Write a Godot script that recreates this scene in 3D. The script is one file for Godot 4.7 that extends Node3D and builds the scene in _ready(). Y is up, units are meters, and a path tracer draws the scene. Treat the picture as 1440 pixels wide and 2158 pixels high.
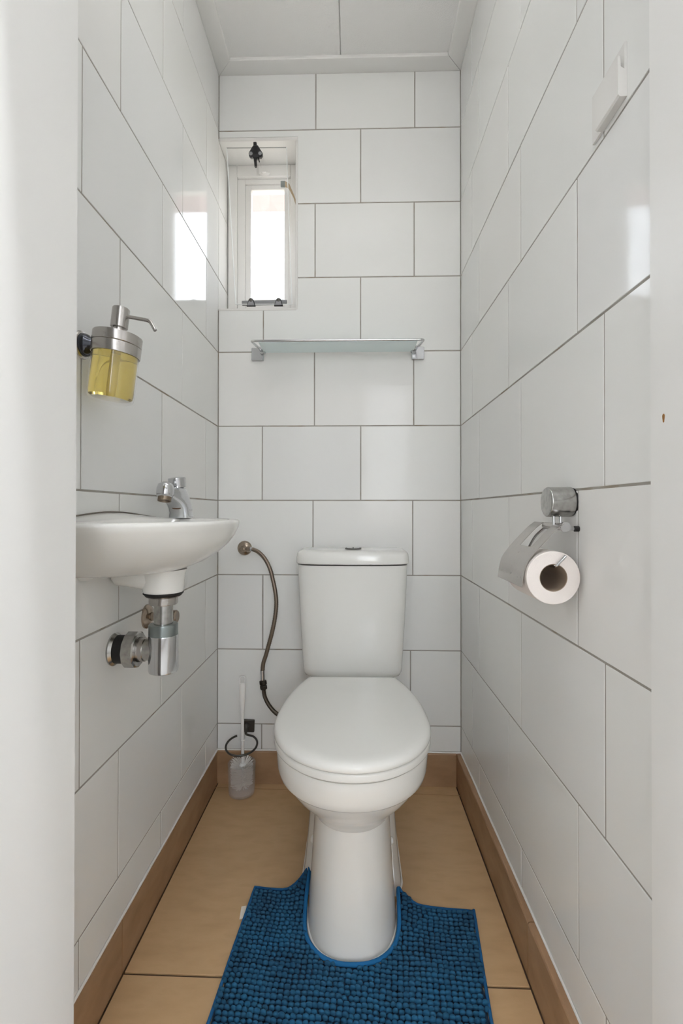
extends Node3D

# ---------------------------------------------------------------- mesh building
class MB:
	var v := PackedVector3Array()
	func tri(a: Vector3, b: Vector3, c: Vector3) -> void:
		if (b - a).cross(c - a).length_squared() < 1e-18:
			return
		v.append(a); v.append(b); v.append(c)
	func quad(a: Vector3, b: Vector3, c: Vector3, d: Vector3) -> void:
		tri(a, b, c); tri(a, c, d)
	func loft(rings: Array, cap0 := true, cap1 := true) -> void:
		for i in rings.size() - 1:
			var p: PackedVector3Array = rings[i]
			var q: PackedVector3Array = rings[i + 1]
			for j in p.size():
				var k: int = (j + 1) % p.size()
				quad(p[j], p[k], q[k], q[j])
		if cap0: fan(rings[0], true)
		if cap1: fan(rings[-1], false)
	func fan(ring: PackedVector3Array, flip: bool) -> void:
		var c := Vector3.ZERO
		for q in ring: c += q
		c /= ring.size()
		for j in ring.size():
			var k: int = (j + 1) % ring.size()
			if flip: tri(c, ring[k], ring[j])
			else: tri(c, ring[j], ring[k])
	func lathe(profile: Array, n: int, xf := Transform3D()) -> void:
		# profile: Vector2(radius, height), closed with caps
		var rings := []
		for p in profile:
			var r := PackedVector3Array()
			for i in n:
				var a := TAU * i / n
				r.append(xf * Vector3(p.x * cos(a), p.y, p.x * sin(a)))
			rings.append(r)
		part(rings)
	func part(rings: Array, cap0 := true, cap1 := true) -> void:
		var m := MB.new()
		m.loft(rings, cap0, cap1)
		join(m, cap0 and cap1)
	func join(m: MB, fix := true) -> void:
		if fix: m.orient()
		v.append_array(m.v)
	func orient() -> void:
		var s := 0.0
		for i in range(0, v.size(), 3):
			s += v[i].dot(v[i + 1].cross(v[i + 2]))
		if s > 0.0: flip()
	func flip() -> void:
		for i in range(0, v.size(), 3):
			var t := v[i + 1]
			v[i + 1] = v[i + 2]
			v[i + 2] = t
	func tube(path: Array, rad, n := 12, xf := Transform3D()) -> void:
		var rings := []
		var side := Vector3.ZERO
		for i in path.size():
			var d: Vector3 = (path[mini(i + 1, path.size() - 1)] - path[maxi(i - 1, 0)]).normalized()
			if i == 0:
				side = d.cross(Vector3.UP if absf(d.y) < 0.9 else Vector3.RIGHT).normalized()
			side = (side - d * side.dot(d)).normalized()
			var up := d.cross(side)
			var r: float = rad[i] if rad is Array else rad
			var ring := PackedVector3Array()
			for k in n:
				var a := TAU * k / n
				ring.append(xf * (path[i] + (side * cos(a) + up * sin(a)) * r))
			rings.append(ring)
		part(rings)
	func rbox(size: Vector3, b: float, xf := Transform3D()) -> void:
		# box with chamfered edges, centred
		var h := size / 2
		var m := MB.new()
		var f := func(ax: int, s: float) -> Array:
			var o := []
			var u := (ax + 1) % 3
			var w := (ax + 2) % 3
			for q in [[-1, -1], [1, -1], [1, 1], [-1, 1]]:
				var p := Vector3.ZERO
				p[ax] = h[ax] * s
				p[u] = (h[u] - b) * q[0]
				p[w] = (h[w] - b) * q[1]
				o.append(xf * p)
			return o
		var cen := xf.origin
		var put := func(pts: Array) -> void:
			var nn: Vector3 = (pts[1] - pts[0]).cross(pts[2] - pts[0])
			var c := Vector3.ZERO
			for p in pts: c += p
			c /= pts.size()
			if nn.dot(c - cen) > 0: pts.reverse()
			m.tri(pts[0], pts[1], pts[2])
			if pts.size() == 4: m.tri(pts[0], pts[2], pts[3])
		var corner := func(ax: int, s: Vector3) -> Vector3:
			var p := Vector3((h.x - b) * s.x, (h.y - b) * s.y, (h.z - b) * s.z)
			p[ax] = h[ax] * s[ax]
			return xf * p
		for ax in 3:
			for s in [-1.0, 1.0]: put.call(f.call(ax, s))
		if b > 0.0:
			for ax in 3:
				var u := (ax + 1) % 3
				var w := (ax + 2) % 3
				for su in [-1.0, 1.0]:
					for sw in [-1.0, 1.0]:
						var s0 := Vector3.ZERO
						s0[u] = su; s0[w] = sw; s0[ax] = -1
						var s1 := s0
						s1[ax] = 1
						put.call([corner.call(u, s0), corner.call(u, s1), corner.call(w, s1), corner.call(w, s0)])
			for sx in [-1.0, 1.0]:
				for sy in [-1.0, 1.0]:
					for sz in [-1.0, 1.0]:
						var s := Vector3(sx, sy, sz)
						put.call([corner.call(0, s), corner.call(1, s), corner.call(2, s)])
		v.append_array(m.v)
	func slab(poly: PackedVector2Array, z0: float, z1: float, b: float, xf := Transform3D()) -> void:
		# polygon in xy pushed from z0 to z1, front edge (z1) chamfered by b
		var p := poly
		if Geometry2D.is_polygon_clockwise(p):
			p = p.duplicate(); p.reverse()
		var n := p.size()
		var ins := PackedVector2Array()
		for i in n:
			var d0 := (p[i] - p[(i + n - 1) % n]).normalized()
			var d1 := (p[(i + 1) % n] - p[i]).normalized()
			var n0 := Vector2(-d0.y, d0.x)
			var n1 := Vector2(-d1.y, d1.x)
			ins.append(p[i] + (n0 + n1) * (b / maxf(0.3, 1.0 + n0.dot(n1))))
		var m := MB.new()
		var idx := Geometry2D.triangulate_polygon(ins)
		for i in range(0, idx.size(), 3):
			var q := [ins[idx[i]], ins[idx[i + 1]], ins[idx[i + 2]]]
			if (q[1] - q[0]).cross(q[2] - q[0]) < 0: q.reverse()
			m.tri(Vector3(q[0].x, q[0].y, z1), Vector3(q[1].x, q[1].y, z1), Vector3(q[2].x, q[2].y, z1))
		idx = Geometry2D.triangulate_polygon(p)
		for i in range(0, idx.size(), 3):
			var q := [p[idx[i]], p[idx[i + 1]], p[idx[i + 2]]]
			if (q[1] - q[0]).cross(q[2] - q[0]) > 0: q.reverse()
			m.tri(Vector3(q[0].x, q[0].y, z0), Vector3(q[1].x, q[1].y, z0), Vector3(q[2].x, q[2].y, z0))
		for i in n:
			var k := (i + 1) % n
			m.quad(Vector3(p[i].x, p[i].y, z0), Vector3(p[k].x, p[k].y, z0), Vector3(p[k].x, p[k].y, z1 - b), Vector3(p[i].x, p[i].y, z1 - b))
			if b > 0.0:
				m.quad(Vector3(p[i].x, p[i].y, z1 - b), Vector3(p[k].x, p[k].y, z1 - b), Vector3(ins[k].x, ins[k].y, z1), Vector3(ins[i].x, ins[i].y, z1))
		for i in m.v.size(): m.v[i] = xf * m.v[i]
		join(m)
	func mesh(angle := 38.0) -> ArrayMesh:
		var nf := v.size() / 3
		var fn := PackedVector3Array()
		var at := {}
		for i in nf:
			var c := (v[i * 3 + 2] - v[i * 3]).cross(v[i * 3 + 1] - v[i * 3])
			fn.append(c)
			for j in 3:
				var key := Vector3i((v[i * 3 + j] * 40000.0).round())
				if at.has(key): at[key].append(i)
				else: at[key] = [i]
		var lim := cos(deg_to_rad(angle))
		var un := PackedVector3Array()
		for c in fn: un.append(c.normalized())
		var nn := PackedVector3Array()
		for i in nf:
			for j in 3:
				var s := Vector3.ZERO
				for k in at[Vector3i((v[i * 3 + j] * 40000.0).round())]:
					if un[k].dot(un[i]) > lim: s += fn[k]
				nn.append(s.normalized() if s.length_squared() > 0 else un[i])
		var arr := []
		arr.resize(Mesh.ARRAY_MAX)
		arr[Mesh.ARRAY_VERTEX] = v
		arr[Mesh.ARRAY_NORMAL] = nn
		var am := ArrayMesh.new()
		am.add_surface_from_arrays(Mesh.PRIMITIVE_TRIANGLES, arr)
		return am

var rng := RandomNumberGenerator.new()
var used := {}
var M := {}

func numbered(parent: Node, called: String) -> String:
	var key := "%d/%s" % [parent.get_instance_id(), called]
	var n: int = used.get(key, 0)
	used[key] = n + 1
	return called if n == 0 else "%s_%03d" % [called, n]

func put(called: String, mesh: Mesh, m: Material, parent: Node = self, xf := Transform3D()) -> MeshInstance3D:
	var o := MeshInstance3D.new()
	o.name = numbered(parent, called)
	o.mesh = mesh
	o.material_override = null
	o.set_surface_override_material(0, m)
	o.transform = xf
	o.cast_shadow = GeometryInstance3D.SHADOW_CASTING_SETTING_ON
	parent.add_child(o, true)
	return o

func obj(called: String, b: MB, m: Material, parent: Node = self, angle := 38.0) -> MeshInstance3D:
	return put(called, b.mesh(angle), m, parent)

func thing(called: String, label: String, category: String, at := Vector3.ZERO, turn := Vector3.ZERO) -> Node3D:
	var o := Node3D.new()
	o.name = numbered(self, called)
	o.position = at
	o.rotation = turn
	o.set_meta("label", label)
	o.set_meta("category", category)
	add_child(o, true)
	return o

func struct(called: String) -> Node3D:
	var o := Node3D.new()
	o.name = called
	o.set_meta("kind", "structure")
	add_child(o, true)
	return o

func boxm(lo: Vector3, hi: Vector3, b := 0.0) -> MB:
	var m := MB.new()
	m.rbox(hi - lo, b, Transform3D(Basis(), (lo + hi) / 2))
	return m

func col(r: int, g: int, b: int, a := 1.0) -> Color:
	return Color(r / 255.0, g / 255.0, b / 255.0, a)

func mat(c: Color, rough := 0.5, metal := 0.0) -> StandardMaterial3D:
	var m := StandardMaterial3D.new()
	m.albedo_color = c
	m.roughness = rough
	m.metallic = metal
	return m

func noise_tex(freq: float, ramp: Array, seed_: int, size := 512, octaves := 4, stretch := 1.0) -> NoiseTexture2D:
	var n := FastNoiseLite.new()
	n.seed = seed_
	n.frequency = freq
	n.noise_type = FastNoiseLite.TYPE_SIMPLEX_SMOOTH
	n.fractal_octaves = octaves
	var t := NoiseTexture2D.new()
	t.width = size
	t.height = size
	t.seamless = true
	t.noise = n
	if ramp.size():
		var g := Gradient.new()
		g.offsets = PackedFloat32Array([])
		var offs := PackedFloat32Array()
		var cols := PackedColorArray()
		for i in ramp.size():
			offs.append(float(i) / (ramp.size() - 1))
			cols.append(ramp[i])
		g.offsets = offs
		g.colors = cols
		t.color_ramp = g
	return t

func triplanar(m: StandardMaterial3D, scale: Vector3, world := true) -> void:
	m.uv1_triplanar = true
	m.uv1_world_triplanar = world
	m.uv1_scale = scale

func curve(pts: Array, n := 8) -> Array:
	# Catmull-Rom through the points
	var out := []
	for i in pts.size() - 1:
		var a: Vector3 = pts[maxi(i - 1, 0)]
		var b: Vector3 = pts[i]
		var c: Vector3 = pts[i + 1]
		var d: Vector3 = pts[mini(i + 2, pts.size() - 1)]
		for k in n:
			out.append(b.cubic_interpolate(c, a, d, float(k) / n))
	out.append(pts[-1])
	return out

# ---------------------------------------------------------------- numbers of the room
const W := 0.815          # inner width
const CEIL := 2.397
const NEAR := 1.035       # inside face of the wall with the door
const OUT := 1.20        # hall side of that wall
const JL := 0.1310         # clear opening between the jambs
const JR := 0.7965
const SKY := 7.5
const LAMP := 14.0
const SCONCE := 0.28
const HEAD := 2.03
const WX := 0.2693        # window recess right edge
const WY0 := 1.590
const WY1 := 2.174
const WD := -0.125        # depth of the recess
const K5 := 0.9462        # height of a tile joint
const TH := 0.25          # tile row
const TW := 0.3353        # tile width
const GAP := 0.0036

func _ready() -> void:
	rng.seed = 7
	setup_view()
	make_materials()
	build_room()
	build_window()
	build_hall()
	build_sconce()
	build_toilet()
	build_supply()
	build_basin()
	build_faucet()
	build_trap()
	build_stop_valve()
	build_dispenser()
	build_shelf()
	build_roll()
	build_brush()
	build_hook()
	build_mat()

func setup_view() -> void:
	var cam := Camera3D.new()
	cam.name = "camera"
	cam.position = Vector3(0.4575, 0.9128, 1.5801)
	cam.rotation_order = EULER_ORDER_YXZ
	cam.rotation = Vector3(0.0062, 0.02547, 0.00091)
	var near := 0.03
	cam.projection = Camera3D.PROJECTION_FRUSTUM
	cam.set_frustum(2.0 * near * 1079.0 / 994.87, Vector2(0.0, -near * 9.6 / 994.87), near, 50.0)
	add_child(cam)
	cam.current = true
	var e := Environment.new()
	e.background_mode = Environment.BG_SKY
	var sky := Sky.new()
	var ps := ProceduralSkyMaterial.new()
	ps.sky_top_color = col(226, 234, 244)
	ps.sky_horizon_color = col(244, 245, 246)
	ps.ground_horizon_color = col(190, 188, 182)
	ps.ground_bottom_color = col(150, 146, 138)
	ps.sun_angle_max = 1.0
	sky.sky_material = ps
	e.sky = sky
	e.background_energy_multiplier = SKY
	e.tonemap_mode = Environment.TONE_MAPPER_LINEAR
	e.tonemap_exposure = 1.34
	e.sdfgi_enabled = true
	e.ssao_enabled = true
	e.ssil_enabled = true
	var we := WorldEnvironment.new()
	we.name = "surroundings"
	we.environment = e
	add_child(we)

func make_materials() -> void:
	# four close glazes for the wall tiles
	M.tiles = []
	for c in [col(243, 243, 240), col(241, 241, 238), col(243, 242, 239), col(240, 240, 238)]:
		var m := mat(c, 0.07)
		m.metallic_specular = 0.27
		M.tiles.append(m)
	var grout := mat(Color.WHITE, 0.9)
	grout.albedo_texture = noise_tex(0.01, [col(146, 139, 128), col(164, 159, 151), col(170, 166, 158), col(142, 127, 106)], 3)
	triplanar(grout, Vector3(1.4, 1.4, 1.4))
	M.grout = grout
	M.paint = mat(col(240, 239, 236), 0.32)
	M.wall_paint = mat(col(196, 195, 193), 0.9)
	M.gloss = mat(col(238, 236, 232), 0.18)
	var ceil := mat(col(246, 245, 243), 0.6)
	ceil.heightmap_enabled = true
	ceil.heightmap_scale = 0.05
	ceil.heightmap_texture = noise_tex(0.12, [], 5)
	triplanar(ceil, Vector3(3, 3, 3))
	M.ceiling = ceil
	M.floors = []
	for k in 3:
		var f := mat(Color.WHITE, 0.42)
		f.albedo_texture = noise_tex(0.006, [col(190, 157, 116), col(197, 163, 121), col(202, 168, 126), col(194, 160, 118)], 11 + k, 1024, 6)
		triplanar(f, Vector3(1.2, 1.2, 3.5))
		M.floors.append(f)
	M.hall_floor = mat(col(186, 183, 178), 0.8)
	M.skirt = []
	for k in 3:
		var f := mat(Color.WHITE, 0.45)
		f.albedo_texture = noise_tex(0.008, [col(152, 119, 88), col(165, 131, 99), col(174, 141, 108)], 21 + k, 512, 5)
		triplanar(f, Vector3(1.6, 4.0, 1.6))
		M.skirt.append(f)
	M.floor_grout = mat(col(84, 66, 48), 0.95)
	M.pale_grout = mat(col(176, 146, 110), 0.95)
	M.caulk = mat(col(244, 242, 238), 0.5)
	M.porcelain = mat(col(236, 235, 230), 0.09)
	M.lid = mat(col(235, 234, 229), 0.16)
	M.chrome = mat(col(205, 206, 208), 0.12, 1.0)
	var sat := mat(col(186, 182, 178), 0.3, 1.0)
	sat.roughness_texture = noise_tex(0.03, [Color(0.6, 0.6, 0.6), Color(1, 1, 1)], 31, 256)
	triplanar(sat, Vector3(12, 12, 12), false)
	M.satin = sat
	var worn := mat(Color.WHITE, 0.22, 1.0)
	worn.albedo_texture = noise_tex(0.03, [col(156, 155, 152), col(180, 179, 176), col(194, 193, 190)], 32, 256)
	triplanar(worn, Vector3(10, 10, 10), false)
	M.worn = worn
	M.bronze = mat(col(166, 152, 138), 0.22, 1.0)
	M.braid = mat(col(128, 116, 104), 0.4, 1.0)
	M.rubber = mat(col(28, 27, 26), 0.6)
	M.black = mat(col(30, 29, 32), 0.4)
	M.dark_metal = mat(col(92, 90, 86), 0.34, 0.9)
	M.grey_plastic = mat(col(150, 150, 152), 0.45)
	M.white_plastic = mat(col(248, 247, 244), 0.3)
	M.verdigris = mat(col(140, 148, 147), 0.3, 0.9)

# ---------------------------------------------------------------- room shell
func frame_of(side: String) -> Transform3D:
	# local x along the wall, y up, z out of the wall into the room
	match side:
		"left": return Transform3D(Basis(Vector3(0, 0, -1), Vector3(0, 1, 0), Vector3(1, 0, 0)), Vector3.ZERO)
		"right": return Transform3D(Basis(Vector3(0, 0, 1), Vector3(0, 1, 0), Vector3(-1, 0, 0)), Vector3(W, 0, 0))
	return Transform3D()

var tile_cache := {}
func tile(parent: Node3D, side: String, u0: float, u1: float, v0: float, v1: float, holes: Array) -> void:
	if side == "left":
		var t := u0
		u0 = -u1
		u1 = -t
	var r := Rect2(u0 + GAP / 2, v0 + GAP / 2, u1 - u0 - GAP, v1 - v0 - GAP)
	if r.size.x < 0.004 or r.size.y < 0.004: return
	var polys := [PackedVector2Array([r.position, Vector2(r.end.x, r.position.y), r.end, Vector2(r.position.x, r.end.y)])]
	for h in holes:
		var next := []
		for p in polys:
			for q in Geometry2D.clip_polygons(p, h):
				if not Geometry2D.is_polygon_clockwise(q): next.append(q)
		polys = next
	for p in polys:
		var c := Vector2.ZERO
		for q in p: c += q
		c /= p.size()
		var loc := PackedVector2Array()
		var key := side.left(1)
		for q in p:
			loc.append(q - c)
			key += "%.4f,%.4f;" % [q.x - c.x, q.y - c.y]
		if not tile_cache.has(key):
			var m := MB.new()
			m.slab(loc, -0.006, 0.0, 0.0007)
			tile_cache[key] = m.mesh(20)
		var tilt := Basis.from_euler(Vector3(rng.randf_range(-0.0016, 0.0016), rng.randf_range(-0.0016, 0.0016), 0))
		put("tile", tile_cache[key], M.tiles[rng.randi() % 4], parent, frame_of(side) * Transform3D(tilt, Vector3(c.x, c.y, rng.randf_range(-0.0003, 0.0))))

func build_room() -> void:
	# body of each wall, with the grout face 1.5 mm behind the tile faces
	var back := struct("wall_back")
	var g := -0.0013
	var lo := Vector3(-0.14, -0.02, -0.20)
	var b := MB.new()
	for q in [[-0.14, W + 0.14, -0.02, WY0], [WX, W + 0.14, WY0, WY1], [-0.14, W + 0.14, WY1, 2.55]]:
		b.v.append_array(boxm(Vector3(q[0], q[2], -0.20), Vector3(q[1], q[3], g)).v)
	obj("grout_bed", b, M.grout, back)
	var hole := PackedVector2Array([Vector2(-1, WY0), Vector2(WX, WY0), Vector2(WX, WY1), Vector2(-1, WY1)])
	# vertical joints of the back wall, row by row from the top row down
	var joints := [[0.3295, 0.662], [0.4807], [0.3275, 0.6598], [0.153, 0.4807], [0.326, 0.6585], [0.150, 0.4815], [0.3215, 0.655], [0.153, 0.4885], [0.3190, 0.6475], [0.150, 0.485]]
	for r in joints.size():
		var y1: float = K5 + TH * (6 - r)
		var y0 := y1 - TH
		y1 = minf(y1, CEIL)
		y0 = maxf(y0, 0.111)
		var xs: Array = [0.0] + joints[r] + [W]
		for i in xs.size() - 1:
			tile(back, "back", xs[i], xs[i + 1], y0, y1, [hole])
	var left := struct("wall_left")
	b = MB.new()
	for q in [[-0.02, WY0, g], [WY1, 2.55, g]]:
		b.v.append_array(boxm(Vector3(-0.14, q[0], -0.001), Vector3(g, q[1], NEAR)).v)
	b.v.append_array(boxm(Vector3(-0.14, WY0, -0.20), Vector3(g, WY1, NEAR)).v)
	obj("grout_bed", b, M.grout, left)
	for r in 10:
		var y1: float = K5 + TH * (6 - r)
		var y0 := y1 - TH
		y1 = minf(y1, CEIL)
		y0 = maxf(y0, 0.111)
		var us := [0.0, 0.1287, 0.464, 0.7993, NEAR] if r % 2 == 1 else [0.0, 0.3328, 0.6681, 1.0035, NEAR]
		for i in us.size() - 1:
			tile(left, "left", us[i], us[i + 1], y0, y1, [])
		# the tiling goes on round the corner into the window recess
		var a0 := maxf(y0, WY0)
		var a1 := minf(y1, WY1)
		if a1 - a0 > 0.02:
			tile(left, "left", WD, 0.0, a0, a1, [])
	var right := struct("wall_right")
	obj("grout_bed", boxm(Vector3(W - g, -0.02, -0.001), Vector3(W + 0.14, 2.55, NEAR)), M.grout, right)
	for r in 10:
		var y1: float = K5 + TH * (6 - r)
		var y0 := y1 - TH
		y1 = minf(y1, CEIL)
		y0 = maxf(y0, 0.111)
		var us := [0.0, 0.2272, 0.5625, 0.8978, NEAR] if r % 2 == 1 else [0.0, 0.1466, 0.4819, 0.8172, NEAR]
		if r % 2 == 1: us.insert(1, 0.0)
		for i in us.size() - 1:
			tile(right, "right", us[i], us[i + 1], y0, y1, [])
	# floor: slab, then large stone tiles with open dark joints
	var fl := struct("floor")
	obj("screed", boxm(Vector3(-1.4, -0.12, -0.20), Vector3(2.4, -0.0035, 3.4)), M.floor_grout, fl)
	var cuts := [[-0.01, 0.030, 0.054], [0.0335, 0.6535, 0.661], [0.6575, 1.262, 1.266]]
	var zl := [-0.002, 0.031, 0.6547, 1.262, 1.87, 2.48, 3.1]
	var zr := [-0.002, 0.055, 0.6632, 1.266, 1.87, 2.48, 3.1]
	for i in zl.size() - 1:
		var gap := 0.0008 if i < 1 else 0.0050
		var g0 := 0.0008 if i <= 1 else 0.0050
		var wide: bool = zl[i] > 1.2
		var x0: float = -1.4 if wide else 0.0060
		var x1: float = 2.4 if wide else W - 0.0175
		if zl[i] > 0.6 and not wide: pass
		var xs := [x0, x1] if not wide else [x0, -0.65, 0.1, 0.72, 1.34, 1.9, x1]
		for k in xs.size() - 1:
			var m := MB.new()
			var f := func(x: float, a: Array) -> float: return lerpf(a[0], a[1], clampf(x / W, -2.0, 3.0))
			var xa: float = xs[k] + (0.0014 if k else 0.0)
			var xb: float = xs[k + 1] - 0.0014
			var z0 := [zl[i] + g0 / 2, zr[i] + g0 / 2]
			var z1 := [zl[i + 1] - gap / 2, zr[i + 1] - gap / 2]
			# local: x along x, y towards -z
			m.slab(PackedVector2Array([Vector2(xa, -f.call(xa, z0)), Vector2(xb, -f.call(xb, z0)), Vector2(xb, -f.call(xb, z1)), Vector2(xa, -f.call(xa, z1))]), -0.006, 0.0, 0.0008, Transform3D(Basis(Vector3.RIGHT, Vector3(0, 0, -1), Vector3.UP), Vector3.ZERO))
			obj("tile", m, M.hall_floor if wide else M.floors[(i + k) % 3], fl, 20)
	var lite := MB.new()
	lite.quad(Vector3(0.004, 0.0004, 0.0300), Vector3(W - 0.012, 0.0004, 0.0535), Vector3(W - 0.012, 0.0004, 0.0565), Vector3(0.004, 0.0004, 0.0325))
	var gl := boxm(Vector3(0, 0, 0), Vector3(W - 0.02, 0.0012, 0.0026))
	var gx := put("joint_grout", gl.mesh(20), M.pale_grout, fl, Transform3D(Basis(Vector3.UP, -0.0294), Vector3(0.004, -0.0006, 0.0298)))
	gx.set_meta("label", "pale grout line along the back baseboard")
	# baseboards of brown tile with a line of white caulk on top
	skirting("back", 0.0, W, 0.008, [0.5])
	skirting("left", 0.0, NEAR, 0.003, [0.657])
	skirting("right", 0.0, NEAR, 0.016, [0.643])
	# ceiling: two boards and a flat moulding round them
	var ce := struct("ceiling")
	obj("ceiling_body", boxm(Vector3(-0.14, CEIL + 0.008, -0.14), Vector3(W + 0.14, 2.55, OUT)), M.ceiling, ce)
	obj("ceiling_board", boxm(Vector3(0.0, CEIL, 0.0), Vector3(0.4135, CEIL + 0.01, NEAR), 0.0012), M.ceiling, ce)
	obj("ceiling_board", boxm(Vector3(0.4155, CEIL, 0.0), Vector3(W, CEIL + 0.01, NEAR), 0.0012), M.ceiling, ce)
	moulding("trim_1", Vector3(0, 0, 0), Vector3(W, 0, 0), Vector3(0, 0, 1))
	moulding("trim_2", Vector3(0, 0, NEAR), Vector3(0, 0, 0), Vector3(1, 0, 0))
	moulding("trim_3", Vector3(W, 0, 0), Vector3(W, 0, NEAR), Vector3(-1, 0, 0))

func moulding(called: String, a: Vector3, b: Vector3, inward: Vector3) -> void:
	var s := struct(called)
	var prof := [Vector2(0.0, 2.3845), Vector2(0.005, 2.3835), Vector2(0.041, 2.3868), Vector2(0.049, 2.3885), Vector2(0.0515, 2.391), Vector2(0.0515, 2.398), Vector2(0.0, 2.398)]
	var d := (b - a).normalized()
	var m := MB.new()
	var rings := []
	for e in 2:
		var r := PackedVector3Array()
		for p in prof:
			var o: Vector3 = (a if e == 0 else b) + inward * p.x
			var front: bool = absf((a if e == 0 else b).z - NEAR) < 1e-6
			if not front: o += d * ((p.x + 0.0006 + (0.0007 if (called == "trim_3" and e == 0) else 0.0)) * (1.0 if e == 0 else -1.0))
			o.y = p.y
			r.append(o)
		rings.append(r)
	m.part(rings)
	obj("cornice", m, M.paint, s, 25)

func skirting(side: String, u0: float, u1: float, thick: float, cuts: Array) -> void:
	var s := struct("baseboard_" + side)
	var us: Array = [u0] + cuts + [u1]
	if side == "back": us = [u0, u1]
	var fr := frame_of(side)
	for i in us.size() - 1:
		var a: float = us[i] + (0.001 if i else 0.0)
		var b: float = us[i + 1] - 0.001
		if side == "left":
			var t := a
			a = -b
			b = -t
		var top := 0.1085
		if side == "back":
			a += 0.003
			b -= 0.016
		var m := MB.new()
		var prof := [Vector2(-0.006, 0.0), Vector2(thick, 0.0), Vector2(thick, top - 0.004), Vector2(thick - 0.002, top - 0.001), Vector2(thick - 0.005, top), Vector2(-0.006, top)]
		var rings := []
		for x in [a, b]:
			var r := PackedVector3Array()
			for p in prof: r.append(fr * Vector3(x, p.y, p.x))
			rings.append(r)
		m.part(rings)
		obj("skirting_tile", m, M.skirt[(i + side.length()) % 3], s, 25)
	var c := MB.new()
	var path := []
	var e0 := u0
	var e1 := u1
	for i in 25:
		var u := lerpf(e0, e1, i / 24.0)
		if side == "left": u = -u
		path.append(fr * Vector3(u, 0.1095 + rng.randf_range(-0.0006, 0.0006), 0.0005 + rng.randf_range(-0.0003, 0.0004)))
	c.tube(path, 0.0029, 8)
	obj("caulk", c, M.caulk, s)

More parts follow.
